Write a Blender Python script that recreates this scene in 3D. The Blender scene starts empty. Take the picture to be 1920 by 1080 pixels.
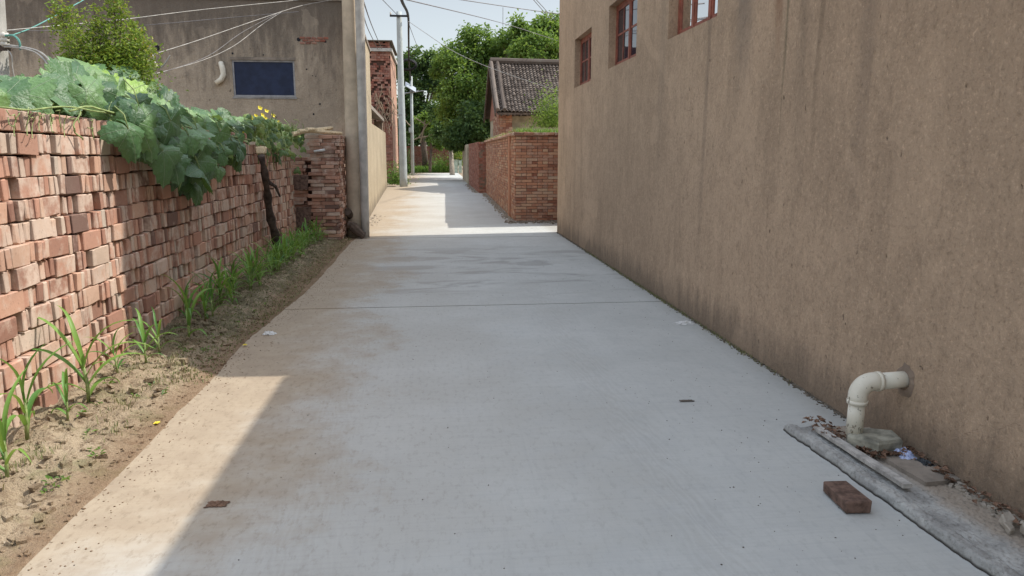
import bpy, math, random
import numpy as np
from mathutils import Vector, Matrix, noise
R_ = math.radians
S = bpy.context.scene
COL = S.collection
# ------------------------------------------------------------------ camera, sky, sun, exposure
FPX = 1387.0; PITCH = math.atan(254/FPX); YAW = math.atan((960-814)/FPX); EYE = 1.55
cam = bpy.data.cameras.new('camera'); cam.sensor_width = 36; cam.lens = 36*FPX/1920
cam.clip_end = 2000; cam.clip_start = 0.05
co = bpy.data.objects.new('camera', cam); COL.objects.link(co)
co.location = (0, 0, EYE); co.rotation_euler = (math.pi/2-PITCH, 0, -YAW)
S.camera = co
SUN_EL = R_(52); SUN_AZ = R_(6.2)      # azimuth measured from +X towards +Y
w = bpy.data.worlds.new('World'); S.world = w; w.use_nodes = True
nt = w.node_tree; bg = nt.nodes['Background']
sky = nt.nodes.new('ShaderNodeTexSky'); sky.sky_type = 'NISHITA'; sky.sun_disc = False
sky.sun_elevation = SUN_EL; sky.sun_rotation = math.pi/2 - SUN_AZ
sky.dust_density = 0.4; sky.air_density = 1.0; sky.ozone_density = 1.0
hs = nt.nodes.new('ShaderNodeHueSaturation'); hs.inputs['Saturation'].default_value = .42   # thin summer haze
nt.links.new(sky.outputs[0], hs.inputs['Color']); tn = nt.nodes.new('ShaderNodeMix'); tn.data_type = 'RGBA'; tn.blend_type = 'MULTIPLY'; tn.inputs[0].default_value = 1; tn.inputs[7].default_value = (1.0, 1.0, .97, 1)
nt.links.new(hs.outputs[0], tn.inputs[6]); 
# sky light graded by hand: dimmed low down, boosted towards the zenith
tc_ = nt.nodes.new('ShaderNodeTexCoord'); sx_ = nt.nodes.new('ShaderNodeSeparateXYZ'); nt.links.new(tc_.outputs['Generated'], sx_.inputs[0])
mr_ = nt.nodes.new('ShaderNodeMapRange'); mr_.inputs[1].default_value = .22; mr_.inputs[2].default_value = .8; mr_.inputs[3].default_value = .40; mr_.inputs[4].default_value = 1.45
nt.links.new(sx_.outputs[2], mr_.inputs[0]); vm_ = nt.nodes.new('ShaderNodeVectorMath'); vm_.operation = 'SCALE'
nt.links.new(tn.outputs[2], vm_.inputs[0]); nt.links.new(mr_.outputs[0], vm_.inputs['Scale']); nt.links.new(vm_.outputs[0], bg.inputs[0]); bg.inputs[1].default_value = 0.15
sl = bpy.data.lights.new('sun', 'SUN'); sl.energy = 2.0; sl.angle = R_(0.5); sl.color = (1, .95, .87)
so = bpy.data.objects.new('sun', sl); COL.objects.link(so)
sd = Vector((math.cos(SUN_EL)*math.cos(SUN_AZ), math.cos(SUN_EL)*math.sin(SUN_AZ), math.sin(SUN_EL)))
so.rotation_euler = sd.to_track_quat('Z', 'Y').to_euler(); so.location = (20, 0, 30)
S.view_settings.view_transform = 'Standard'; S.view_settings.look = 'None'
S.view_settings.gamma = 1; S.view_settings.exposure = 1.3
S.cycles.use_denoising = True
S.cycles.max_bounces = 7; S.cycles.transparent_max_bounces = 12

rng = random.Random(7)
U = rng.uniform
CAMF = Vector((math.sin(YAW)*math.cos(PITCH), math.cos(YAW)*math.cos(PITCH), -math.sin(PITCH)))
CAMR = Vector((math.cos(YAW), -math.sin(YAW), 0)); CAMU = CAMR.cross(CAMF); EYEP = Vector((0, 0, EYE))
def ray(x, y): return CAMF*FPX + CAMR*(x-960) + CAMU*(540-y)
def G(x, y, z=0.0): d = ray(x, y); return EYEP + d*((z-EYE)/d.z)
def PX(x, y, X): d = ray(x, y); return EYEP + d*(X/d.x)
def PY(x, y, Y): d = ray(x, y); return EYEP + d*(Y/d.y)
def sm(a, b, x):
    t = max(0, min(1, (x-a)/(b-a))); return t*t*(3-2*t)

# ------------------------------------------------------------------ materials
class NT:
    def __init__(s, name):
        s.m = bpy.data.materials.new(name); s.m.use_nodes = True; s.t = s.m.node_tree
        s.b = s.t.nodes['Principled BSDF']; s.out = s.t.nodes['Material Output']
    def n(s, typ, **k):
        o = s.t.nodes.new(typ)
        for a, v in k.items(): setattr(o, a, v)
        return o
    def l(s, a, b): s.t.links.new(a, b)
    def val(s, sock, v):
        if isinstance(v, bpy.types.NodeSocket): s.l(v, sock)
        elif isinstance(v, (tuple, list)) and len(v) == 3 and sock.type == 'RGBA': sock.default_value = (*v, 1)
        else: sock.default_value = v
    def pos(s): return s.n('ShaderNodeNewGeometry').outputs['Position']
    def mapped(s, scale, vec=None):
        mp = s.n('ShaderNodeMapping'); mp.inputs['Scale'].default_value = scale
        s.l(vec or s.pos(), mp.inputs['Vector']); return mp.outputs[0]
    def noise(s, scale, detail=4, rough=.55, vec=None, dist=0):
        o = s.n('ShaderNodeTexNoise'); o.inputs['Scale'].default_value = scale; o.inputs['Detail'].default_value = detail
        o.inputs['Roughness'].default_value = rough; o.inputs['Distortion'].default_value = dist
        s.l(vec or s.pos(), o.inputs['Vector']); return o.outputs['Fac']
    def rng(s, f, a, b, c=0, d=1):
        o = s.n('ShaderNodeMapRange'); o.interpolation_type = 'SMOOTHSTEP'
        for i, v in enumerate((a, b, c, d)): o.inputs[i+1].default_value = v
        s.l(f, o.inputs[0]); return o.outputs[0]
    def mix(s, f, a, b, mode='MIX'):
        o = s.n('ShaderNodeMix', data_type='RGBA', blend_type=mode)
        s.val(o.inputs[0], f); s.val(o.inputs[6], a); s.val(o.inputs[7], b); return o.outputs[2]
    def math(s, op, a, b=0.0, c=None):
        o = s.n('ShaderNodeMath', operation=op); s.val(o.inputs[0], a); s.val(o.inputs[1], b)
        if c is not None: s.val(o.inputs[2], c)
        return o.outputs[0]
    def ramp(s, f, stops):
        o = s.n('ShaderNodeValToRGB'); e = o.color_ramp.elements
        while len(e) < len(stops): e.new(.5)
        for i, (p, c) in enumerate(stops): e[i].position = p; e[i].color = (*c, 1)
        s.l(f, o.inputs[0]); return o.outputs[0]
    def attr(s, name): return s.n('ShaderNodeAttribute', attribute_name=name).outputs['Fac']
    def sep(s, vec=None):
        o = s.n('ShaderNodeSeparateXYZ'); s.l(vec or s.pos(), o.inputs[0]); return o.outputs
    def bump(s, h, strength=.3, dist=.01, prev=None):
        o = s.n('ShaderNodeBump'); o.inputs['Strength'].default_value = strength; o.inputs['Distance'].default_value = dist
        s.l(h, o.inputs['Height'])
        if prev: s.l(prev, o.inputs['Normal'])
        return o.outputs[0]
    def fin(s, col, rough=.9, normal=None, spec=.3):
        s.val(s.b.inputs['Base Color'], col); s.val(s.b.inputs['Roughness'], rough)
        s.b.inputs['Specular IOR Level'].default_value = spec
        if normal: s.l(normal, s.b.inputs['Normal'])
        return s.m

def flat(name, c, rough=.8, ns=8, var=.25, bump=.2, spec=.3, metal=0):
    t = NT(name); n = t.noise(ns, 6, .6)
    col = t.mix(t.rng(n, .3, .7), tuple(x*(1-var) for x in c), tuple(min(1, x*(1+var)) for x in c))
    n2 = t.noise(ns*12, 3)
    t.b.inputs['Metallic'].default_value = metal
    return t.fin(col, rough, t.bump(n2, bump, .004), spec)

def mat_brick(name, stops, pale=.5, dirt=True, palec=(.50, .41, .34)):
    t = NT(name); r = t.attr('rnd')
    c = t.ramp(r, stops)
    n1 = t.noise(9, 6, .65); n2 = t.noise(45, 5, .7); n3 = t.noise(2.2, 3)
    off = t.math('ADD', n1, t.math('MULTIPLY', t.math('SUBTRACT', t.math('FRACT', t.math('MULTIPLY', r, 17.3)), .5), .32))
    c = t.mix(t.math('MULTIPLY', t.rng(off, .42, .72), pale), c, palec)
    c = t.mix(t.math('MULTIPLY', t.rng(n2, .56, .72), .45), c, (.12, .075, .06))
    c = t.mix(t.math('MULTIPLY', t.rng(n3, .4, .7), .25), c, (.2, .15, .12))
    return t.fin(c, .93, t.bump(n2, .5, .004, t.bump(n1, .3, .01)), .15)
M = {}
M['pile'] = mat_brick('fired_brick', [(0, (.17, .105, .085)), (.08, (.30, .16, .115)), (.3, (.41, .22, .155)), (.55, (.49, .27, .19)), (.75, (.52, .32, .225)), (.9, (.55, .39, .29)), (1, (.50, .42, .34))], .95, palec=(.58, .45, .36))
M['wallbrick'] = mat_brick('wall_brick', [(0, (.25, .105, .07)), (.3, (.38, .175, .11)), (.75, (.48, .24, .15)), (.9, (.52, .33, .22)), (1, (.52, .38, .27))], .4)
M['redbrick'] = mat_brick('red_brick', [(0, (.20, .07, .052)), (.5, (.31, .125, .088)), (1, (.40, .185, .13))], .3)
M['mortar'] = flat('mortar', (.24, .18, .135), .95, 6)
M['darkgap'] = flat('brick_core', (.09, .05, .038), .95)

def mat_render(name, base, seed=0, rust=True, side=False, streak=1.0):
    t = NT(name); P = t.pos(); X, Y, Z = t.sep()
    sc = lambda k: tuple(min(1, x*k) for x in base)
    st = t.noise(2.6, 6, .6, t.mapped((1, 1, .13))); st2 = t.noise(9, 6, .65, t.mapped((1, 1, .2)))
    big = t.noise(.6, 6, .6); med = t.noise(4.5, 6, .7, t.mapped((1, 1, .7))); fine = t.noise(42, 6, .8); mid = t.noise(15, 7, .75, t.mapped((1, 1, .6)))
    c = t.mix(t.rng(big, .3, .7), sc(.9), sc(1.14))
    c = t.mix(t.math('MULTIPLY', t.rng(med, .4, .7), .32), c, sc(.72))
    c = t.mix(t.math('MULTIPLY', t.rng(st, .50, .72), .42*streak), c, sc(.66))
    c = t.mix(t.math('MULTIPLY', t.rng(st2, .55, .75), .30*streak), c, sc(.6))
    c = t.mix(t.math('MULTIPLY', t.rng(mid, .52, .64), .36), c, sc(.58))
    c = t.mix(t.math('MULTIPLY', t.rng(mid, .46, .34), .32), c, sc(1.35))
    c = t.mix(t.math('MULTIPLY', t.rng(fine, .53, .64), .5), c, sc(.45))
    c = t.mix(t.math('MULTIPLY', t.rng(fine, .46, .34), .5), c, sc(1.6))
    pit = t.noise(19, 3, .55, t.mapped((1, 1, .5)), .4)
    pm = t.rng(pit, .70, .735)
    c = t.mix(t.math('MULTIPLY', pm, .75), c, sc(.3))
    foot = t.math('MULTIPLY', t.rng(t.math('ADD', Z, t.math('MULTIPLY', st2, -.5)), .14, -.2), .55)
    c = t.mix(foot, c, (.10, .085, .07))
    if side:   # rain-blackened band under the roof edge
        tb = t.rng(t.math('ADD', Z, t.math('MULTIPLY', t.math('SUBTRACT', st2, .5), 3.0)), 2.5, 4.1)
        c = t.mix(t.math('MULTIPLY', tb, .75), c, (.095, .08, .07))
        c = t.mix(t.math('MULTIPLY', t.rng(big, .5, .62), .3), c, (.16, .12, .095))
    if rust:
        for (yc, wd, zb, zt, colr, am) in ((5.22, .09, 2.15, 2.8, (.20, .085, .04), .8), (5.80, .30, 1.7, 3.0, (.13, .12, .11), .55),
                                      (6.55, .07, -.2, 2.3, (.16, .125, .10), .35), (4.80, .10, .9, 2.8, (.15, .12, .09), .4), (4.62, .04, 1.2, 2.8, (.12, .09, .06), .5),
                                      (5.08, .03, 1.2, 2.5, (.10, .10, .055), .5), (7.9, .16, .3, 3.4, (.16, .135, .11), .3), (4.1, .12, .6, 2.5, (.15, .12, .10), .3)):
            yy = t.math('ABSOLUTE', t.math('SUBTRACT', t.math('ADD', Y, t.math('MULTIPLY', t.math('SUBTRACT', st, .5), .30)), yc))
            m = t.math('MULTIPLY', t.rng(yy, wd, wd*.1), t.rng(t.math('ADD', Z, t.math('MULTIPLY', st2, -.9)), zb-.5, zt-.4))
            c = t.mix(t.math('MULTIPLY', m, am), c, colr)
    vo = t.n('ShaderNodeTexVoronoi', feature='DISTANCE_TO_EDGE'); vo.inputs['Scale'].default_value = .75
    wob = t.n('ShaderNodeVectorMath', operation='ADD'); nz = t.n('ShaderNodeTexNoise'); nz.inputs['Scale'].default_value = 2.5; nz.inputs['Detail'].default_value = 6; t.l(P, nz.inputs['Vector'])
    t.l(P, wob.inputs[0]); t.l(nz.outputs['Color'], wob.inputs[1]); t.l(wob.outputs[0], vo.inputs['Vector'])
    crk = t.math('MULTIPLY', t.rng(vo.outputs['Distance'], .006, .001), t.rng(t.noise(.9, 2), .54, .60))
    c = t.mix(t.math('MULTIPLY', crk, .22), c, sc(.45))
    patch = t.rng(t.noise(1.1, 3, .5, t.mapped((1, 1, .8)), 1.2), .60, .625)
    c = t.mix(t.math('MULTIPLY', patch, .16), c, sc(1.5))
    h = t.math('ADD', t.math('MULTIPLY', mid, 1.0), t.math('MULTIPLY', fine, .45))
    h = t.math('SUBTRACT', t.math('ADD', h, t.math('MULTIPLY', med, .8)), t.math('MULTIPLY', crk, .2))
    h = t.math('SUBTRACT', h, t.math('MULTIPLY', pm, .6))
    return t.fin(c, .95, t.bump(h, .9, .022), .1)
M['mud'] = mat_render('mud_render', (.475, .345, .240))
M['grey'] = mat_render('grey_render', (.45, .375, .29), rust=False, streak=1.3, side=True)
M['cream'] = mat_render('cream_render', (.38, .315, .22), rust=False)

def mat_road():
    t = NT('concrete_road'); X, Y, Z = t.sep()
    n = t.noise(.9, 6, .6); n2 = t.noise(5, 6, .65); n3 = t.noise(90, 4, .7); br = t.noise(14, 5, .6, t.mapped((.16, 3.5, 1)))
    tr = t.noise(9, 5, .6, t.mapped((3.5, .14, 1)))
    c = t.mix(t.rng(n, .3, .7), (.42, .427, .405), (.475, .482, .458))
    c = t.mix(t.math('MULTIPLY', t.rng(n2, .45, .75), .35), c, (.38, .385, .38))
    c = t.mix(t.math('MULTIPLY', t.rng(br, .45, .7), .28), c, (.36, .365, .36))
    c = t.mix(t.math('MULTIPLY', t.rng(tr, .5, .72), .22), c, (.35, .355, .35))
    c = t.mix(t.math('MULTIPLY', t.rng(n3, .6, .75), .22), c, (.2, .2, .2))
    # dark damp patches between the two joints
    dp = t.noise(1.6, 4, .6, t.mapped((.45, 1.3, 1)), .8)
    zone = t.math('MULTIPLY', t.rng(Y, 7.6, 8.6), t.rng(Y, 12.8, 11.5))
    c = t.mix(t.math('MULTIPLY', t.math('MULTIPLY', t.rng(dp, .50, .60), zone), .5), c, (.22, .215, .20))
    # brown dust blown over the left side, tyre-dust further right
    w1 = t.math('MULTIPLY', t.math('SUBTRACT', n, .5), 1.9); w2 = t.math('MULTIPLY', t.math('SUBTRACT', n2, .5), .9)
    e = t.math('ADD', X, t.math('ADD', w1, w2))
    near = t.rng(Y, 2.3, 3.1, -.6, 0.0)
    e = t.math('SUBTRACT', e, near)
    d1 = t.math('MULTIPLY', t.rng(e, .1, -1.3), .9)
    d2 = t.math('MULTIPLY', t.rng(e, 1.5, -.4), .25)
    farl = t.math('MULTIPLY', t.math('MULTIPLY', t.rng(Y, 13.5, 16), t.rng(e, 1.6, -1.6)), .6)
    dust = t.math('MAXIMUM', t.math('MAXIMUM', d1, d2), farl)
    dcol = t.mix(t.rng(n2, .3, .7), (.30, .23, .155), (.365, .29, .20))
    dcol = t.mix(t.math('MULTIPLY', t.rng(br, .5, .7), .3), dcol, (.30, .22, .145))
    fine = t.noise(30, 5, .75, t.mapped((1, .45, 1)))
    c = t.mix(t.math('MULTIPLY', t.rng(fine, .5, .68), .22), c, (.25, .25, .24))
    wv = t.n('ShaderNodeTexWave', wave_type='BANDS', bands_direction='DIAGONAL'); wv.inputs['Scale'].default_value = 9; wv.inputs['Distortion'].default_value = 14; wv.inputs['Detail'].default_value = 3
    t.l(t.mapped((1.6, .25, 1)), wv.inputs['Vector'])
    trk = t.math('MULTIPLY', t.math('MAXIMUM', t.rng(t.math('ABSOLUTE', t.math('SUBTRACT', t.math('ADD', X, t.math('MULTIPLY', n, .3)), -.45)), .28, .05), t.rng(t.math('ABSOLUTE', t.math('SUBTRACT', t.math('ADD', X, t.math('MULTIPLY', n, .3)), 1.25)), .26, .05)), t.math('MULTIPLY', wv.outputs['Fac'], .13))
    c = t.mix(trk, c, (.24, .22, .19))
    c = t.mix(dust, c, dcol)
    c = t.mix(t.math('MULTIPLY', t.math('MULTIPLY', dust, t.rng(fine, .5, .66)), .45), c, (.18, .135, .09))
    rt = t.rng(t.math('ADD', X, t.math('MULTIPLY', n2, -.25)), 2.05, 2.35)
    c = t.mix(t.math('MULTIPLY', rt, .45), c, (.24, .215, .18))
    h = t.math('ADD', t.math('MULTIPLY', n3, .5), t.math('ADD', t.math('MULTIPLY', br, .8), t.math('MULTIPLY', tr, .5)))
    return t.fin(c, t.rng(n2, .3, .7, .72, .9), t.bump(h, .25, .006), .25)
M['road'] = mat_road()

def mat_soil():
    t = NT('sandy_soil'); X, Y, Z = t.sep()
    n = t.noise(2.2, 6, .65); n2 = t.noise(14, 6, .7); n3 = t.noise(70, 4, .7)
    c = t.mix(t.rng(n, .3, .7), (.35, .27, .18), (.45, .36, .25))
    c = t.mix(t.math('MULTIPLY', t.rng(n2, .48, .64), .65), c, (.20, .14, .09))
    c = t.mix(t.math('MULTIPLY', t.rng(t.noise(4, 6, .7), .52, .66), .45), c, (.17, .19, .085))
    c = t.mix(t.math('MULTIPLY', t.rng(n3, .52, .66), .5), c, (.17, .12, .08))
    moss = t.math('MULTIPLY', t.rng(Y, 5.4, 6.6), t.rng(t.noise(5, 6, .7), .36, .56))
    c = t.mix(t.math('MULTIPLY', moss, .75), c, (.135, .125, .075))
    wet = t.rng(t.math('ADD', X, t.math('MULTIPLY', n, .12)), -1.75, -1.52)
    c = t.mix(t.math('MULTIPLY', wet, .6), c, (.22, .135, .08))
    return t.fin(c, .97, t.bump(t.math('ADD', n2, n3), 1.0, .02), .1)
M['soil'] = mat_soil()
M['ground'] = flat('bare_earth', (.27, .205, .14), .97, 1.5)
M['debris'] = flat('dirt_debris', (.15, .125, .095), .97, 20, .5, .6)

def mat_leaf(name, stops, trans=.35, rough=.5, big=False, spec=.35):
    t = NT(name); r = t.attr('rnd'); c = t.ramp(r, stops)
    if big:
        uv = t.n('ShaderNodeUVMap').outputs[0]; u, v, _ = t.sep(uv)
        u = t.math('SUBTRACT', u, .5); v = t.math('SUBTRACT', v, .5)
        rad = t.math('SQRT', t.math('ADD', t.math('MULTIPLY', u, u), t.math('MULTIPLY', v, v)))
        ang = t.math('ARCTAN2', u, v)
        sn = t.math('ABSOLUTE', t.math('SINE', t.math('MULTIPLY', ang, 3.5)))
        ve = t.rng(t.math('MULTIPLY', sn, rad), .030, .008)
        n = t.noise(70, 4, .6); n2 = t.noise(22, 3, .6)
        c = t.mix(t.math('MULTIPLY', t.rng(n, .5, .68), .22), c, (.32, .38, .30))
        c = t.mix(t.math('MULTIPLY', t.rng(n2, .5, .7), .25), c, (.035, .085, .045))
        c = t.mix(t.math('MULTIPLY', ve, .7), c, (.34, .43, .27))
        nb = t.bump(t.math('SUBTRACT', n2, t.math('MULTIPLY', ve, .8)), .7, .02)
        t.l(nb, t.b.inputs['Normal'])
    t.fin(c, rough, None, spec)
    tr = t.n('ShaderNodeBsdfTranslucent'); tc = t.mix(.5, c, (.30, .42, .05)); t.l(tc, tr.inputs[0])
    mx = t.n('ShaderNodeMixShader'); mx.inputs[0].default_value = trans
    t.l(t.b.outputs[0], mx.inputs[1]); t.l(tr.outputs[0], mx.inputs[2]); t.l(mx.outputs[0], t.out.inputs[0])
    return t.m
M['squash'] = mat_leaf('squash_leaf', [(0, (.035, .09, .035)), (.3, (.07, .155, .055)), (.6, (.135, .25, .085)), (.9, (.22, .345, .13)), (1, (.29, .45, .08))], .25, .45, True, .5)
M['loofah'] = mat_leaf('loofah_leaf', [(0, (.06, .12, .05)), (.5, (.13, .22, .08)), (1, (.30, .38, .12))], .35)
M['corn'] = mat_leaf('maize_leaf', [(0, (.07, .20, .05)), (.6, (.13, .29, .06)), (1, (.25, .40, .08))], .35, .45)
M['shrub'] = mat_leaf('shrub_leaf', [(0, (.07, .12, .025)), (.4, (.15, .24, .04)), (.8, (.30, .36, .05)), (1, (.42, .28, .08))], .4)
M['treeA'] = mat_leaf('tree_leaf_bright', [(0, (.04, .095, .025)), (.5, (.125, .22, .05)), (1, (.31, .41, .09))], .45)
M['treeB'] = mat_leaf('tree_leaf_dark', [(0, (.028, .065, .025)), (.6, (.065, .125, .045)), (1, (.15, .23, .07))], .35)
M['weed'] = mat_leaf('weed_leaf', [(0, (.07, .14, .03)), (.6, (.12, .24, .045)), (1, (.22, .34, .08))], .35)
M['weeddry'] = mat_leaf('dry_weed', [(0, (.11, .12, .05)), (.5, (.20, .20, .09)), (1, (.34, .29, .16))], .2)
M['petal'] = flat('yellow_petal', (.72, .60, .06), .6, 30, .1)
M['stem'] = flat('green_stem', (.24, .30, .11), .6, 30, .3)
M['twig'] = flat('pale_twig', (.28, .22, .15), .85, 20, .3)
M['bark'] = flat('bark', (.12, .09, .07), .95, 12, .4, .8)
M['barkpale'] = flat('pale_bark', (.36, .31, .25), .9, 12, .3, .5)
M['log'] = flat('dark_log', (.075, .055, .045), .95, 14, .5, 1)
M['woodpale'] = flat('pale_wood', (.62, .50, .32), .85, 25, .25)
M['plank'] = flat('weathered_plank', (.40, .38, .35), .9, 20, .3, .5)
M['pole'] = flat('concrete_pole', (.43, .41, .375), .9, 5, .18, .4)
M['poletan'] = flat('concrete_pole_tan', (.48, .395, .295), .9, 4, .18, .4)
M['polegreen'] = flat('concrete_pole_far', (.40, .43, .42), .85, 3, .12, .2)
M['steel'] = flat('galvanised', (.35, .36, .37), .5, 6, .1, .1, .5, .6)
M['black'] = flat('black_rubber', (.02, .02, .022), .6, 6, .2, .1)
M['wirew'] = flat('white_wire', (.36, .34, .31), .6)
M['wireg'] = flat('grey_wire', (.16, .15, .15), .6)
M['wiret'] = flat('green_wire', (.10, .26, .22), .6)
M['porcelain'] = flat('porcelain', (.55, .52, .46), .35)
M['frame'] = flat('red_brown_paint', (.27, .09, .06), .6, 14, .3)
M['alu'] = flat('grey_metal_frame', (.30, .30, .31), .5, 14, .2)
M['curtain'] = flat('pale_curtain', (.50, .54, .55), .9, 2)
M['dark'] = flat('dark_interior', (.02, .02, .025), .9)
M['pipe'] = None
def mat_pipe():
    t = NT('pvc_pipe'); _, _, Z = t.sep(); n = t.noise(38, 4, .7, t.mapped((1, 1, .6))); n2 = t.noise(6, 4)
    c = t.mix(t.rng(n2, .3, .7), (.64, .60, .49), (.76, .72, .62))
    low = t.rng(Z, .42, .12, .0, .075)
    m = t.rng(t.math('ADD', n, low), .655, .68)
    c = t.mix(t.math('MULTIPLY', m, .8), c, (.13, .105, .07))
    return t.fin(c, .5, t.bump(n, .1, .003), .4)
M['pipe'] = mat_pipe()
M['block'] = flat('mossy_concrete', (.27, .26, .21), .95, 12, .5, .35)
M['slab'] = flat('brown_concrete', (.235, .20, .165), .95, 7, .3, .6)
M['ledge'] = flat('grey_concrete_edge', (.27, .265, .255), .92, 5, .3, .6)
M['loose'] = flat('dark_brown_brick', (.135, .085, .065), .95, 26, .45, .8)
M['tile'] = None
def mat_tile():
    t = NT('grey_clay_tile'); r = t.attr('rnd'); n = t.noise(2, 5, .7); n2 = t.noise(14, 4, .7)
    c = t.ramp(r, [(0, (.065, .052, .044)), (.5, (.12, .097, .082)), (1, (.195, .16, .135))])
    c = t.mix(t.math('MULTIPLY', t.rng(n, .5, .7), .4), c, (.17, .15, .13))
    c = t.mix(t.math('MULTIPLY', t.rng(n2, .58, .72), .5), c, (.04, .035, .035))
    return t.fin(c, .95, None, .1)
M['tile'] = mat_tile()
def mat_glass(name, base, rough=.03):
    t = NT(name); n = t.noise(1.3, 2); t.b.inputs['IOR'].default_value = 1.5
    return t.fin(base, rough, t.bump(n, .08, .02), .9)
M['glassdark'] = mat_glass('dark_window_glass', (.012, .014, .03))
M['glassblue'] = flat('navy_window_sheet', (.016, .026, .062), .55, 6, .25, .1)
def mat_clear():
    t = NT('clear_glass'); tr = t.n('ShaderNodeBsdfTransparent'); gl = t.n('ShaderNodeBsdfGlossy'); gl.inputs[1].default_value = .02
    tr.inputs[0].default_value = (.85, .9, .9, 1)
    fr = t.n('ShaderNodeFresnel'); fr.inputs[0].default_value = 1.6; mx = t.n('ShaderNodeMixShader')
    t.l(fr.outputs[0], mx.inputs[0]); t.l(tr.outputs[0], mx.inputs[1]); t.l(gl.outputs[0], mx.inputs[2]); t.l(mx.outputs[0], t.out.inputs[0])
    return t.m
M['clear'] = mat_clear()
M['solar'] = flat('solar_panel', (.30, .33, .36), .3, 6, .1, .05, .6)
M['paper'] = flat('white_plastic', (.62, .62, .60), .6, 20, .1)
M['bluebag'] = flat('blue_white_plastic', (.40, .46, .66), .35, 14, .3, .1, .5)
M['blackbag'] = flat('black_plastic', (.03, .035, .04), .35)
M['litter'] = flat('dry_leaf_litter', (.17, .10, .065), .9, 30, .5)
M['gate'] = flat('pale_green_metal', (.42, .50, .42), .6)
M['beige'] = flat('beige_render', (.40, .36, .27), .95, 3)
M['grit'] = flat('grit', (.11, .095, .08), .95)
M['stone'] = flat('stone', (.33, .29, .24), .95, 12)

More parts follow.
